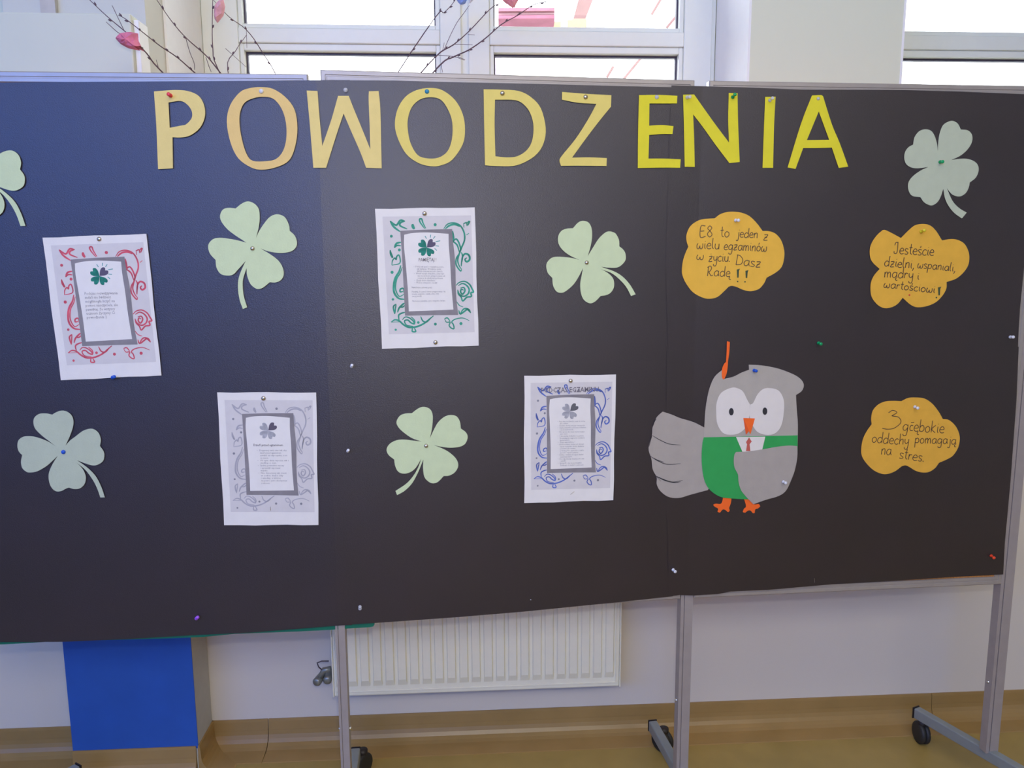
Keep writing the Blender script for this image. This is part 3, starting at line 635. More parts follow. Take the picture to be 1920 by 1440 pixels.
def tz(k): return lambda x, y: (x/k[0]+k[1], y/k[0]+k[2])
def cloud(pts, k, words, lab, ex, m_=ORNG):
    root = cutout('paper_cloud', [outline(pts, *k)], L0, .0006, m_); tag(root, lab, 'paper cloud', 'mustard paper clouds with handwriting')
    f = Flat()
    for wd_ in words: write(f, *wd_, 11.5)
    f.build('handwriting', INK, L0+.0003, root, tz(k))
    g = Flat()
    for (x, yt, yb, dx, dy) in ex:
        g.poly([(x-14, yt+8), (x+2, yt+4), (x+34, yt-4), (x+20, yt+30), (x+14, yb), (x-8, yb)]); g.dot(dx, dy, 12)
    if ex: g.build('exclamation_mark', mat('green_brown_ink', (.05, .075, .03), .5), L0+.0003, root, tz(k))
    return root
cloud(CL1, K1, [('E8', 335, 435, 525, 430, 92), ('to', 645, 435, 780, 432, 85), ('jeden', 890, 435, 1205, 450, 75), ('z', 1285, 480, 1355, 487, 85), ('wielu', 285, 608, 630, 615, 82),
   ('egzaminów', 695, 625, 1340, 655, 78), ('w', 282, 770, 395, 775, 72), ('życiu.', 465, 800, 795, 806, 80), ('Dasz', 870, 850, 1245, 888, 82), ('Radę', 440, 1018, 790, 1030, 80)],
   'mustard paper cloud reading E8 to jeden z wielu egzaminów', [(905, 915, 1045, 905, 1103), (1035, 935, 1050, 1015, 1107)])
cloud(CL2, K2, [('Jesteście', 500, 570, 1065, 605, 82), ('dzielni,', 360, 750, 790, 785, 76), ('wspaniali,', 830, 772, 1375, 830, 66), ('mądry', 360, 912, 770, 925, 76), ('i', 825, 940, 862, 942, 60), ('wartościowi', 350, 1055, 1080, 1130, 64)],
   'darker mustard paper cloud at the right, notched petals, reading Jesteście dzielni', [(1140, 1045, 1165, 1105, 1197)], mat('mustard_card_dark', (.80, .44, .05), .7, .3, var=.04, bump=.1))
cloud(CL3, K3, [('3', 535, 635, 800, 625, 148), ('głębokie', 850, 640, 1500, 690, 98), ('oddechy', 370, 832, 945, 872, 88), ('pomagają', 1045, 838, 1690, 858, 78), ('na', 515, 1020, 675, 1028, 92), ('stres.', 795, 1080, 1190, 1135, 88)],
   'mustard paper cloud right of the owl reading 3 głębokie oddechy', [], mat('mustard_card_low', (.78, .42, .05), .7, .3, var=.04, bump=.1))

# ================================================================== PRINTED PAGES
def homog(src, dst):
    A = []; b = []
    for (x, y), (u, v_) in zip(src, dst):
        A.append([x, y, 1, 0, 0, 0, -u*x, -u*y]); b.append(u); A.append([0, 0, 0, x, y, 1, -v_*x, -v_*y]); b.append(v_)
    h = np.linalg.solve(np.array(A, float), np.array(b, float))
    return lambda x, y: ((h[0]*x+h[1]*y+h[2])/(h[6]*x+h[7]*y+1), (h[3]*x+h[4]*y+h[5])/(h[6]*x+h[7]*y+1))
G4 = [(65, 57), (993, 43), (1030, 1330), (130, 1360)]
ORN = [  # (points, closed?, width)
 ([(205,170),(240,225),(300,270)],12),([(205,170),(262,210),(300,165),(345,172)],12),([(345,172),(305,185),(300,215),(365,245)],11),
 ([(415,198),(418,222),(432,246)],18),([(538,240),(510,185),(500,152),(480,155),(487,185),(528,242)],10),
 ([(705,243),(740,200),(800,188),(860,215),(895,280),(898,350),(870,420),(845,490),(835,540),(850,590),(872,622)],10),([(720,243),(760,212),(810,203),(855,222)],12),([(850,470),(822,520),(822,580),(860,635),(872,622)],9),
 ([(790,362),(820,338),(845,370),(862,430),(850,462)],10),([(790,362),(815,378),(835,405),(850,462)],10),([(797,372),(795,320),(787,262)],12),
 ([(890,190),(893,232)],10),([(890,195),(918,186),(922,218)],9),([(922,188),(945,173),(930,212)],10),([(916,302),(940,284)],9),
 ([(868,592),(878,510),(905,475),(940,490),(946,530),(918,550),(903,528),(920,512)],12),([(868,460),(880,500),(866,585)],9),
 ([(820,770),(850,742),(900,733),(945,760),(968,800),(982,832),(957,838),(962,872),(920,880),(882,915),(868,880),(840,850),(835,810)],10),
 ([(835,812),(850,850),(890,872),(930,850),(942,810),(920,772),(880,752),(840,772)],10),([(860,795),(892,790),(902,820),(880,852),(862,830),(870,805),(890,815)],10),
 ([(825,920),(850,955),(887,970)],6),([(845,1000),(858,1036),(900,1010),(925,995),(957,1027)],10),([(858,1036),(880,1000),(905,985),(940,995),(957,1027)],9),
 ([(712,1080),(730,1112),(765,1112),(755,1142),(775,1167),(800,1172),(795,1135),(780,1110),(810,1085),(880,1073),(942,1097)],8),([(712,1080),(740,1073),(765,1105)],8),
 ([(215,1112),(250,1090),(290,1100),(330,1135),(380,1160),(450,1155),(520,1125),(570,1085),(610,1053)],11),([(215,1112),(290,1110)],8),([(290,1098),(285,1050),(310,1030),(345,1020)],10),
 ([(320,1090),(345,1065),(380,1070),(420,1100),(432,1128),(400,1118),(370,1092),(340,1102),(360,1140),(420,1150)],9),([(490,1058),(510,1100),(545,1110),(582,1078)],9),([(398,1060),(430,1090),(440,1120)],7),
 ([(415,1160),(412,1198),(445,1198),(430,1165)],9),([(262,943),(238,965),(240,1000),(250,1037)],10),([(262,943),(256,985),(250,1037)],8),([(275,1022),(290,980),(325,945),(342,935)],11),([(300,975),(325,970),(342,955)],9),
 ([(305,583),(290,640),(255,700),(240,770),(245,840),(285,890),(342,900)],13),([(318,600),(300,655),(268,710),(256,780),(264,830),(292,872),(337,852)],8),([(337,852),(330,800),(302,805),(300,830),(328,826)],10),
 ([(222,582),(228,540),(250,515),(262,530),(268,500),(290,490),(297,562),(222,582)],9),([(205,440),(210,480),(230,512),(205,440)],10),([(245,420),(265,380),(308,368)],12),([(245,420),(272,398),(308,402)],9)]
DOTS = [(625,205,15),(217,312,14),(292,440,14),(224,648,15),(232,900,12),(468,1115,13),(627,1130,14),(865,1125,15),(258,1183,11)]
FRM = [(300,262,1),(500,252),(783,245,1),(790,350),(812,560),(820,850),(840,1045,1),(600,1047),(345,1052,1),(335,850),(320,560),(310,400)]
CEN = [(337,298,1),(420,282),(560,277),(750,290,1),(752,400),(765,560),(775,760),(795,995,1),(640,1002),(380,1012,1),(370,800),(350,560),(335,400)]
def heart(cx, cy, ang, s):
    P = [(0, 0), (.55, -.42), (.98, -.5), (1.2, -.25), (.98, 0), (1.2, .25), (.98, .5), (.55, .42)]
    c, s_ = math.cos(math.radians(ang)), math.sin(math.radians(ang))
    q = outline([(x, y) if i not in (0, 4) else (x, y, 1) for i, (x, y) in enumerate(P)], sub=3)
    return [(cx+s*(x*c-y*s_), cy-s*(x*s_+y*c)) for x, y in q]
def text_mesh(fl, txt, x0, y0, x1, y1, h, bold=0):
    cu = bpy.data.curves.new('tmp', 'FONT'); cu.body = txt; cu.size = 1; cu.resolution_u = 1; cu.offset = bold
    o = bpy.data.objects.new('tmp', cu); COL.objects.link(o); bpy.context.view_layer.update()
    me = o.evaluated_get(bpy.context.evaluated_depsgraph_get()).to_mesh()
    vs_ = [(v.co.x, v.co.y) for v in me.vertices]; fs_ = [tuple(p.vertices) for p in me.polygons]
    w_ = max(v[0] for v in vs_); Lt = math.hypot(x1-x0, y1-y0); ux, uy = (x1-x0)/Lt, (y1-y0)/Lt; sx = Lt/w_; sy = h/.5
    n = len(fl.v)
    for (a, b) in vs_: X = a*sx; Y = b*sy; fl.v.append((x0+ux*X+uy*Y, y0+uy*X-ux*Y))
    fl.f += [tuple(i+n for i in f) for f in fs_]
    o.to_mesh_clear(); bpy.data.objects.remove(o); bpy.data.curves.remove(cu)
def page(corners, lab, ornm, clov, dark, rays, k, lines, heading=None, band=None, crinkle=True):
    H = homog(G4, corners)
    ed = []
    cs = corners
    for i in range(4):
        a, b = cs[i], cs[(i+1) % 4]
        for j in range(6):
            t = j/6; wv = 0 if j == 0 else .7*math.sin(j*1.7+i*2)
            dx, dy = b[0]-a[0], b[1]-a[1]; L = math.hypot(dx, dy)
            ed.append((a[0]+dx*t-dy/L*wv, a[1]+dy*t+dx/L*wv))
    root = cutout('printed_page', [ed], L0, .0004, WHITE); tag(root, lab, 'poster', 'printed pages with vine borders')
    z = L0
    Flat().poly([(135,130),(960,118),(992,1205),(195,1225)]).build('print_background', PGREY, z+.0002, root, H)
    f = Flat()
    for pts, w_ in ORN: f.stroke(outline(pts, sub=4, closed=False) if len(pts) > 2 else pts, w_*ornm[2], True)
    for x, y, r in DOTS:
        if ornm[1]: f.dot(x, y, r)
    f.build('vine_border', ornm[0], z+.0004, root, H)
    if not ornm[1]:
        f = Flat()
        for x, y, r in DOTS: f.dot(x, y, r*.8)
        tag(f.build('border_dots', mat('dot_grey', (.25, .24, .26), .7), z+.0004, root, H), kind='stuff')
    cutout('printed_frame', [[H(*p) for p in outline(FRM)]], z+.0006, 0, PFRM, root)
    cutout('frame_inside', [[H(*p) for p in outline(CEN)]], z+.0008, 0, PIN_W, root)
    f = Flat(); fd = Flat()
    for a, s in ((140, 74), (222, 74), (305, 72)): f.poly(heart(548, 418, a, s*.98))
    fd.poly(heart(548, 416, 42, 74))
    f.build('clover_picture', clov, z+.0010, root, H); fd.build('clover_heart', dark, z+.0012, root, H)
    if rays:
        f = Flat()
        for (a, b) in (((545,335),(530,310)),((580,325),(583,298)),((607,335),(625,312)),((630,362),(672,355)),((628,400),(660,405)),((620,425),(640,445))): f.stroke([a, b], 7)
        f.build('clover_rays', rays, z+.0010, root, H)
    if heading:
        f = Flat(); text_mesh(f, *heading); f.build('heading_print', TXT, z+.0013, root, tz(k))
    f = Flat()
    for L in lines: text_mesh(f, *L)
    f.build('body_text', TXTF, z+.0012, root, tz(k))
    return root
RINK = mat('red_felt_pen', (.62, .09, .12), .6, .3, var=.25, vscale=60); GINK = mat('green_felt_pen', (.04, .30, .19), .6, .3, var=.3, vscale=60)
BINK = mat('blue_felt_pen', (.10, .15, .45), .6, .3, var=.3, vscale=60); SINK = mat('grey_print_line', (.42, .40, .42), .7, .3, var=.1)
GCL = mat('clover_print_green', (.02, .20, .14), .7, .3, var=.35, vscale=90); GHT = mat('clover_print_grey', (.40, .39, .40), .7, .3, var=.25, vscale=90)
DHT = mat('heart_print_dark', (.10, .08, .13), .7); RAY = mat('ray_print_teal', (.10, .35, .32), .7)
page([(79.6, 445.6), (274.4, 438.4), (302.7, 704), (114, 712.9)], 'white page with red vine border pinned at the far left', (RINK, 1, 1.4), GCL, DHT, RAY, (4.5, 0, 420),
     [(t, 712+i*3.2, 598+i*33.5, 712+i*3.2+w_, 592+i*33.5, 17) for i, (t, w_) in enumerate((('Podczas rozwiązywania', 280), ('zadań nie będziesz', 220), ('mógł/mogła liczyć na', 250), ('pomoc nauczyciela, ale', 272), ('pamiętaj, że wszyscy', 245), ('uczniom życzymy Ci', 240), ('powodzenia :)', 170)))])
gl = []
def para(base, x, y, dy, dx, h, items, tilt=0):
    for i, (t, w_, ind) in enumerate(items):
        X = x+dx*i+ind; Y = y+dy*i
        base.append((t, X, Y, X+w_, Y+tilt, h))
para(gl, 425, 602, 21.3, 1.2, 11, [('•  Połóż się spać o rozsądnej porze,', 280, 0), ('się wyśpisz. W trakcie nauki', 225, 28), ('dłuższe przerwy na ruch i świeże', 238, 28), ('•  Wstań na tyle wcześnie, żeby było', 282, 0), ('czas na spokojne przygotowanie się', 260, 28), ('i dotarcie do szkoły bez spóźnienia.', 240, 28), ('•  Zjedz dobre śniadanie.', 195, 0), ('•  Weź ze sobą pióro i wodę!', 210, 0)], 2)
para(gl, 405, 795, 21.3, 1.2, 11, [('Najważniejsze, zachowaj spokój', 190, 0)], 2)
para(gl, 408, 836, 21.3, 1.2, 11, [('Pamiętaj, że jesteś dobrze przygotowany, daj', 312, 0), ('z siebie wszystko i zaufaj sobie oraz', 250, 0), ('swojej wiedzy.', 92, 0)], -3)
para(gl, 412, 922, 21, 1, 11, [('Na koniec pamiętaj, jutro wszystko będzie', 308, 0)], -3)
page([(703.1, 391.5), (890, 388.7), (897.5, 648), (716.2, 654)], 'white page with green vine border headed PAMIĘTAJ !', (GINK, 1, 1.55), GCL, DHT, RAY, (4.9636, 690, 380), gl, ('PAMIĘTAJ !', 470, 547, 636, 545, 23, .005))
g2 = []
para(g2, 470, 647, 24.3, 1.8, 11, [('•  Zorganizuj swój czas tak, aby', 288, 0), ('dzień przed egzaminem', 205, 28), ('spędzić na odpoczynku, a nie', 262, 28), ('na nauce.', 80, 28), ('•  W tym dniu wycisz się i', 298, 0), ('zadbaj o sen.', 155, 28), ('•  Spakuj potrzebne rzeczy', 252, 0), ('i sprawdź czy masz', 190, 24), ('wszystko.', 68, 24),
   ('•  Nie denerwuj się, masz', 270, 0), ('w sobie dużo siły', 215, 22), ('i wiedzy, z której', 188, 22), ('na pewno jutro skorzystasz', 248, 22), ('z sukcesem.', 82, 22)])
page([(407.1, 735.6), (592.8, 735.9), (597.1, 984.4), (420.1, 984.8)], 'white page with uncoloured grey vine border, below the first clover', (SINK, 0, 1.25), GHT, mat('heart_print_plum', (.11, .09, .12), .7), None, (5.143, 390, 720), g2, ('Dzień przed egzaminem', 437, 598, 722, 598, 15, .012))
g3 = []
para(g3, 455, 542, 20.8, .2, 10, [('•  Masz dwie możliwości, nauki do końca', 275, 0), ('albo relaksu.', 85, 22), ('•  Uważnie słuchaj swojego nauczyciela', 272, 0), ('•  Czytaj wszystkie polecenia dokładnie', 285, 0), ('i ze zrozumieniem.', 138, 22), ('•  Nie spiesz się, masz wystarczająco', 275, 0), ('dużo czasu.', 78, 22), ('•  Odpowiadaj dokładnie na pytania.', 262, 0),
   ('•  Rozwiązuj najpierw zadania', 270, 0), ('łatwiejsze.', 100, 22), ('•  Pisz wyraźnie !', 172, 0), ('•  Jeżeli w zadaniu trzeba coś obliczyć', 262, 0), ('zapisz wszystkie kroki działania', 240, 22), ('ponieważ są oceniane', 155, 22), ('poszczególne czynności, a także', 240, 22), ('sposób i wynik zadania', 180, 22),
   ('•  Zadbaj o dokładność zapisu działań', 255, 0), ('matematycznych', 118, 22), ('•  Do odpowiedzi dopisz jednostki', 262, 0), ('i znaki.', 62, 22), ('•  Sprawdź, czy nie pominąłeś', 235, 0), ('żadnego z zadań i poleceń', 232, 22)], -4)
page([(982.9, 704.6), (1155, 702), (1149.8, 937.9), (982.9, 943.2)], 'white page with blue vine border headed PODCZAS EGZAMINU', (BINK, 0, 1.25), GHT, mat('heart_print_black', (.12, .115, .12), .7), None, (5.332, 960, 690), g3, ('PODCZAS EGZAMINU', 288, 247, 868, 236, 36, .006))

# ================================================================== OWL
ZO = (4, 1190, 620)
owl = empty('paper_owl', board(1360, 960, .004), 'grey paper owl in a green suit with collar and red tie', 'paper owl')
def op(n, pts, off, m_, th=.0006, sub=4): return cutout(n, [outline(pts, *ZO, sub=sub)], off, th, m_, owl)
o0 = .0046
lw = op('wing', [(210,607,1),(165,650),(135,720),(130,780),(108,850),(105,900),(125,960),(135,1040),(165,1100),(165,1150),(190,1200),(250,1245),(330,1255),(420,1230),(550,1195,1),(600,1100,1),(600,730,1),(520,725,1),(440,685),(340,655),(280,630)], o0, OWLG2)
f = Flat()
for p in ([(130,785),(190,820),(260,850),(345,858)], [(115,940),(180,980),(250,1003),(345,997)], [(120,945),(170,970),(222,988)], [(160,1090),(230,1120),(290,1135),(360,1122)], [(165,1095),(230,1125),(300,1140),(345,1133)], [(165,1095),(195,1128)], [(107,870),(118,825),(130,788)], [(135,720),(150,680),(162,662)]):
    f.stroke(outline(p, sub=5, closed=False) if len(p) > 2 else p, 5, True)
f.build('pen_lines', PUP, o0+.0003, lw, tz(ZO))
for pts in ([(665,1240,1),(728,1240,1),(722,1290),(708,1330,1),(712,1350),(700,1362,1),(680,1345),(660,1342),(640,1365,1),(622,1358),(625,1335),(600,1320),(588,1305,1),(610,1297),(640,1300),(655,1285)],
            [(815,1245,1),(880,1250,1),(895,1300),(930,1300),(942,1318,1),(925,1333),(905,1340),(900,1368,1),(885,1368),(870,1350),(850,1350),(830,1365,1),(812,1360),(820,1335),(835,1315)]):
    tag(op('foot', pts, o0, ORED), 'orange paper foot')
tag(op('body', [(655,295,1),(600,345),(565,420),(545,500),(530,600),(522,730),(518,870,1),(1222,870,1),(1224,700),(1215,580),(1210,483,1),(1255,450),(1268,400),(1230,350),(1150,310),(1060,280),(950,260),(855,255,1),(858,293,1),(800,315),(740,345),(668,362,1)], o0+.0007, OWLG), 'grey head and body')
tag(op('suit', [(518,800,1),(1222,785,1),(1222,900,1),(1000,1000,1),(950,1262,1),(850,1265),(720,1258),(640,1245),(570,1200),(530,1140),(510,1060),(502,950),(508,850)], o0+.0014, OWLN), 'green paper suit')
cl = op('collar', [(760,797,1),(980,795,1),(955,900,1),(808,908,1)], o0+.0021, EYEW)
Flat().poly([(858,800),(878,832),(862,852),(868,903),(835,903),(843,853),(835,836)]).build('tie', TIE, o0+.0024, cl, tz(ZO))
tag(op('wing', [(760,910,1),(850,905),(960,890),(1060,872),(1150,862),(1220,865,1),(1220,950),(1200,1050),(1170,1130),(1135,1200),(1080,1240),(980,1270),(890,1302,1),(840,1250),(800,1200),(780,1140),(775,1080),(750,1030),(743,980),(748,930)], o0+.0028, OWLG2), 'grey wing folded over the suit')
for i, pts in enumerate(([(730,427),(650,465),(615,540),(612,620),(620,700),(660,765),(720,782),(780,770),(825,735),(845,690),(860,640),(865,553,1),(845,520),(815,460),(780,435)],
            [(1010,430),(1080,450),(1118,520),(1118,620),(1100,710),(1060,765),(1000,783),(930,765),(890,720),(862,640),(867,555,1),(890,540),(920,480),(960,440)])):
    e = op('eye', pts, o0+.0014+.0002*i, EYEW, .0005)
    cx, cy = ((725, 608), (977, 604))[i]
    Flat().poly([(cx+18*math.cos(t*math.pi/8), cy+28*math.sin(t*math.pi/8)) for t in range(16)]).build('pupil', PUP, o0+.0020, e, tz(ZO))
bk = op('beak', [(815,655,1),(902,658,1),(868,778,1),(857,752,1),(835,782,1)], o0+.0024, ORED)
Flat().poly([(818,662),(856,748),(836,778)]).build('beak_fold_shade', ORED2, o0+.0027, bk, tz(ZO))  # flat darker orange paints in the shade of the folded paper
tag(op('head_feather', [(692,78,1),(714,85,1),(710,160),(700,230,1),(698,265),(690,320),(670,368,1),(655,350),(655,290),(670,250),(685,235,1),(690,150)], o0+.0014, ORED), 'orange paper plume')

# ================================================================== PINS
def dome(x, y, r, m_, lab, off, grp):
    P = board(x, y, off); n = (BL if side(FL1, x, y) < 0 else BR if side(FL2, x, y) > 0 else BM).n
    o = MB().lathe(P, n, [(r, 0), (r, .0006), (r*.92, .0016), (r*.7, .0028), (r*.38, .0036), (r*.1, .0039)], 16).build('thumbtack', m_, None, True)
    tag(o, lab, 'tack', grp)
def push(x, y, m_, lab, off, s=1, tilt=None):
    dx, dy = tilt or TILT.get((int(x), int(y)), (4, -1))
    P = board(x-dx/2, y-dy/2, off); n = (board(x+dx/2, y+dy/2, off+.013)-P).normalized()
    root = empty('push_pin', P, lab, 'push pin', 'plastic push pins')
    MB().lathe(P, n, [(.0012*s, 0), (.0038*s, .0006), (.0040*s, .0020), (.0028*s, .0032), (.0018*s, .0055), (.0018*s, .0085), (.0030*s, .0105), (.0038*s, .0118), (.0038*s, .0132), (.0028*s, .0142), (.001*s, .0145)], 14).build('pin_head', m_, root, True)
TILT = {(318, 178): (-4, -3), (1291, 182): (6, -1), (1376, 179): (5, -6), (1446, 186): (6, -5), (1765, 303): (5, -.5), (213, 707): (4, -2), (1382, 413): (6, 0), (1730, 433): (7, -3), (1718, 764): (6, 2.5), (1416, 695): (4, 1),
        (1471, 904): (5, 2.5), (659, 686): (1, -3), (652, 845): (1, -2), (675, 1139): (0, -5), (370, 1158): (4, -4), (1264, 1070): (4.5, 4), (1537, 644): (5, 2), (1897, 632): (6, 0), (1861, 1044): (6, 4.5)}
OP = L0+.0002; BS = .0040
SIL = 'round steel tacks'
dome(490, 171, .0046, PL['white'], 'pale round tack at the top of the first letter O', OP, 'round plastic tacks')
dome(648, 169, .0046, CLEAR, 'shiny tack above the middle of the letter W', BS, SIL)
dome(800.5, 171.5, .0046, mat('plastic_teal', (.03, .25, .42), .3), 'blue-green round tack on the second letter O', OP, 'round plastic tacks')
dome(942, 175, .0050, STEEL, 'steel tack on the letter D', OP, SIL); dome(1098, 182, .0050, STEEL, 'steel tack on the letter Z', OP, SIL)
dome(1231.5, 182, .0046, CLEAR, 'clear round tack on the letter E', OP, 'clear tacks'); dome(1534, 185, .0036, CLEAR, 'clear round tack on the letter A', OP, 'clear tacks')
push(318, 178, PL['red'], 'red push pin on the letter P', OP); push(1291, 182, CLEAR, 'clear push pin on the left stroke of letter N', OP); push(1376, 179.5, PL['green'], 'green push pin on the right stroke of letter N', OP)
push(1446, 186, CLEAR, 'clear push pin on the letter I', OP)
dome(473.5, 466, .0048, STEEL, 'steel tack on the clover under the first letter O', OP, SIL); dome(1100, 492.5, .0048, STEEL, 'steel tack on the clover under the letter Z', OP, SIL); dome(799, 836, .0048, STEEL, 'steel tack on the clover below the green-vine page', OP, SIL)
dome(119, 847.5, .0046, PL['blue'], 'blue tack on the lower left clover', OP, 'round plastic tacks'); push(1765, 303.5, PL['green'], 'green push pin on the upper right clover', OP)
dome(186, 448.5, .0048, STEEL, 'steel tack at the top of the red-vine page', OP, SIL); dome(796, 400.5, .0050, STEEL, 'steel tack at the top of the green-vine page', OP, SIL); dome(816.5, 642, .0050, STEEL, 'steel tack at the bottom of the green-vine page', OP, SIL)
dome(494, 747, .0052, STEEL, 'steel tack on the grey uncoloured page', OP, SIL); dome(1070, 714, .0048, STEEL, 'steel tack on the blue-vine page', OP, SIL); push(213, 707, PL['blue'], 'blue push pin at the bottom of the red-vine page', OP)
push(1382, 413, PL['white'], 'white push pin on the E8 cloud', OP); push(1730, 433, PL['yellow'], 'yellow push pin on the Jesteście cloud', OP); push(1718, 764, PL['white'], 'white push pin on the lowest cloud', OP)
push(1416, 695, PL['blue'], "blue push pin on the owl's head", .0062); push(1471, 904.5, PL['white'], "white push pin on the owl's folded wing", .0080)
push(659.5, 686, PL['white'], 'white push pin on black paper, upper of two beside the sheet seam', BS, .85); push(652.5, 845, PL['white'], 'white push pin on black paper, lower of two beside the sheet seam', BS, .85)
push(675, 1139, CLEAR, 'clear push pin at the lower edge above the radiator', BS); push(370, 1158, PL['purple'], 'purple push pin at the lower left of the black paper', BS)
push(1264, 1070, PL['white'], 'white push pin at the lower edge left of the middle post', BS); push(1537, 644, PL['green'], 'green push pin on bare black paper above the owl', BS)
push(1897, 632, PL['white'], 'white push pin at the right edge of the black paper', BS); push(1861, 1044, PL['orange'], 'orange-red push pin at the lower right corner of the black paper', BS)
dome(1705, 553, .0018, PL['red'], 'tiny red tack on the Jesteście cloud', OP, 'round plastic tacks'); dome(995, 1124, .0010, PL['white'], 'tiny white tack at the lower edge of the middle board', BS, 'round plastic tacks')
for (a, b, lab, o_) in (((1527, 1084), (1527.4, 1092), 'small upright staple at the lower right edge', BS), ((1069.5, 927), (1076.5, 921.5), 'staple at the bottom of the blue-vine page', OP), ((507, 950), (507.5, 957), 'staple at the bottom of the grey page', OP)):
    A, B = board(*a, o_), board(*b, o_); tag(MB().tube([A+Vector((0, .0008, 0)), A-Vector((0, .0006, 0)), B-Vector((0, .0006, 0)), B+Vector((0, .0008, 0))], .0004, 5).build('staple', CHROME if o_ == BS else STEEL), lab, 'staple')

# ================================================================== TWIGS in a vase on the window sill
TW = mat('twig_bark', (.13, .085, .10), .7, .3, var=.2)
hubp = YP(2.24)
hub = hubp.hit(615, 330)
def depth(x, y):   # twigs lean out over the pillar casing on the left and stay near the window on the right
    if x < 600: return 1.80+(2.2-1.80)*max(0, (x-270)/330) if x > 270 else 1.74
    return 2.2-.0001*(x-600)
def tp(x, y): return YP(depth(x, y)).hit(x, y)
def twig(pts, lab, r0, r1, sides=(), grp='bare budding twigs behind the boards'):
    p = outline(pts, sub=4, closed=False); n = len(p)
    P = [tp(*q_) for q_ in p]; root_ = MB().tube(P, [r1*.72+(r0*.55-r1*.72)*i/(n-1) for i in range(n)], 6)
    # side shoots and buds are part of the twig
    for s in sides:
        Q = [tp(*q_) for q_ in outline(s, sub=3, closed=False)] if len(s) > 2 else [tp(*q_) for q_ in s]
        root_.tube(Q, [r1*.7]*(len(Q)-1)+[r1*.5], 5)
    for i in range(2, n-2, 3):
        if p[i][1] > 200: break
        d = (P[i+1]-P[i]).normalized(); sd = Vector((d.z, 0, -d.x))*random.choice((-1, 1))
        root_.lathe(P[i], (-d+sd*.5), [(.0010, 0), (.0024, .003), (.0018, .006), (.0004, .009)], 6)
    o = root_.build('birch_twig', TW, None, True); tag(o, lab, 'twig', grp); return o
H0 = (608, 400)
twig([(160, -8), (200, 30), (240, 64), (275, 100), (300, 131), (400, 225), H0], 'twig passing behind the dark pink paper flower at the left', .004, .0011, [[(232, 56), (222, 35), (210, 10)], [(240, 72), (220, 60), (199, 41)], [(297, 128), (293, 112)]])
twig([(222, 28), (236, 36), (262, 56), (300, 86), (330, 106), (360, 132), (450, 215), H0], 'thin twig crossing the casing edge above the board', .0035, .0010)
twig([(290, -6), (322, 40), (350, 72), (385, 103), (408, 130), (480, 225), H0], 'twig leaning across the bright window reveal', .004, .0011, [[(348, 70), (356, 98), (364, 118), (365, 131)], [(386, 107), (392, 125), (396, 135)]])
twig([(399, -6), (398, 40), (399, 90), (408, 128), (470, 240), H0], 'upright twig beside the light pink paper flower', .0035, .0010)
twig([(400, 0), (430, 32), (462, 56), (490, 95), (530, 170), H0], 'faint twig in front of the left window pane', .003, .0009, [[(462, 56), (463, 90)]])
twig([(462, 66), (442, 95), (427, 132), (470, 240), H0], 'short twig forking by the window frame left of the glare', .003, .0009, [[(423, 91), (462, 126)]])
twig([(938, 5), (918, 18), (880, 58), (850, 84), (815, 108), (740, 200), H0], 'bluish twig crossing the mullion, upper of the two on the right', .004, .0011, [[(877, 65), (890, 65.5)], [(852, 83), (886, 84)], [(833, 92), (845, 65), (857, 42), (868, 27), (880, 10)], [(830, 95), (833, 80)], [(822, 104), (850, 106), (871, 113)]])
twig([(1026, 3), (1000, 9), (972, 28), (940, 46), (910, 72), (880, 93), (850, 107), (825, 122), (760, 200), H0], 'longest twig, reaching across the upper right pane', .004, .0011, [[(1018, 6), (1024, 1)], [(858, 106), (872, 112)], [(876, 95), (881, 96)], [(827, 120), (830, 136)], [(970, 27), (975, 28)]])
twig([(856, -4), (846, 10), (832, 24), (815, 34), (720, 180), H0], 'pale twig under the blue and white paper flower', .003, .0009)
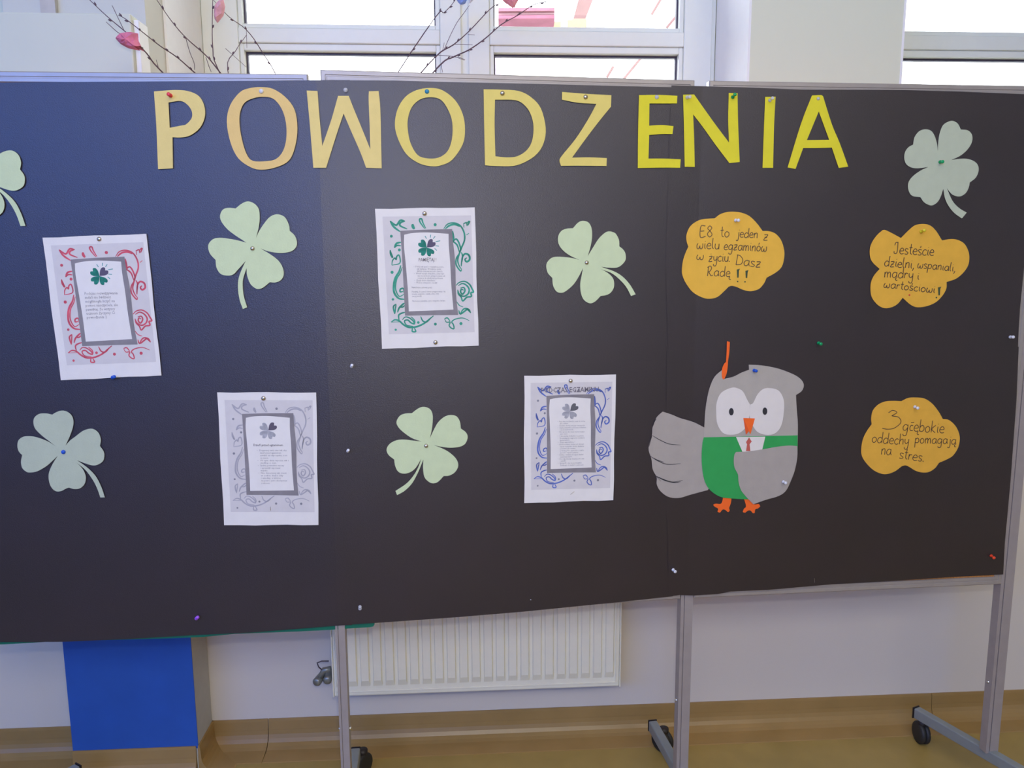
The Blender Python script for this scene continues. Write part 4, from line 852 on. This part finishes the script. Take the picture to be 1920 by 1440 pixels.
# vase on the sill
vz = SILL+.03
vb = Vector((hub.x, 2.22, vz)); 
MB().lathe(vb, (0, 0, 1), [(.045, 0), (.06, .02), (.07, .10), (.055, .18), (.035, .24), (.04, .27), (.036, .27), (.030, .24)], 24).build('vase', mat('vase_glaze', (.55, .55, .58), .25), None, True)
tag(bpy.data.objects['vase'], 'grey vase on the window sill holding the bare twigs', 'vase')
def flower(pts, m_, lab):
    """crumpled tissue bud: a closed, bulging shape around its outline"""
    P = outline(pts, sub=2); cx = sum(p[0] for p in P)/len(P); cy = sum(p[1] for p in P)/len(P); n = len(P); rnd = random.Random(len(lab))
    k0 = tp(cx, cy); w_ = (max(p[0] for p in P)-min(p[0] for p in P))/2*k0.y/1430; V = []; Fc = []
    for (sc_, dep) in ((.0, -1), (.38, -.86), (.74, -.62), (1, 0), (.74, .62), (.38, .86), (0, 1)):
        for (x, y) in (P if sc_ else [(cx, cy)]):
            j = rnd.uniform(-.13, .13) if 0 < sc_ < 1 else 0
            q_ = tp(cx+(x-cx)*(sc_+j*.5), cy+(y-cy)*(sc_+j*.5)); q_.y = k0.y-.012+w_*.75*(dep+j*1.6); V.append(q_)
    last = len(V)-1
    for i in range(n): Fc.append((0, 1+i, 1+(i+1) % n)); Fc.append((last, last-n+(i+1) % n, last-n+i))
    for r_ in range(4):
        for i in range(n): a = 1+r_*n; Fc.append((a+i, a+n+i, a+n+(i+1) % n, a+(i+1) % n))
    o = mk('paper_flower', V, Fc, m_); tag(o, lab, 'paper flower', 'crumpled tissue flowers on the twigs')
def tissue(n, c):
    m = mat(n, c, .8, .2, var=.2, vscale=50, bump=.5, bscale=120); b = m.node_tree.nodes['Principled BSDF']; b.inputs['Subsurface Weight'].default_value = .0
    return m
flower([(222,75,1),(234,65),(250,63,1),(264,66,1),(265,80),(273,99,1),(262,97),(247,94,1),(232,86)], tissue('tissue_rose', (.75, .22, .33)), 'dark pink tissue flower on the twig before the casing')
flower([(400,21,1),(406,8),(417,3,1),(427,7,1),(431,23),(427,36,1),(410,45,1),(401,34)], tissue('tissue_salmon', (.80, .42, .45)), 'light salmon-pink tissue flower beside the window frame')
flower([(853,-15,1),(856,2,1),(864,12),(873,9,1),(878,-3),(877,-15,1)], tissue('tissue_blue', (.25, .38, .80)), 'blue and white tissue flower cut by the top edge, at the mullion')
flower([(878,-15,1),(879,2),(881,10,1),(885,6,1),(890,0),(893,-15,1)], tissue('tissue_white', (.75, .78, .85)), 'small white tissue flower next to the blue one')
flower([(941,-14,1),(942,4,1),(950,10),(958,16),(965,17,1),(968,10),(972,3,1),(971,-14,1)], tissue('tissue_pink', (.95, .35, .40)), 'pink tissue flower cut by the top edge, in the upper right pane')
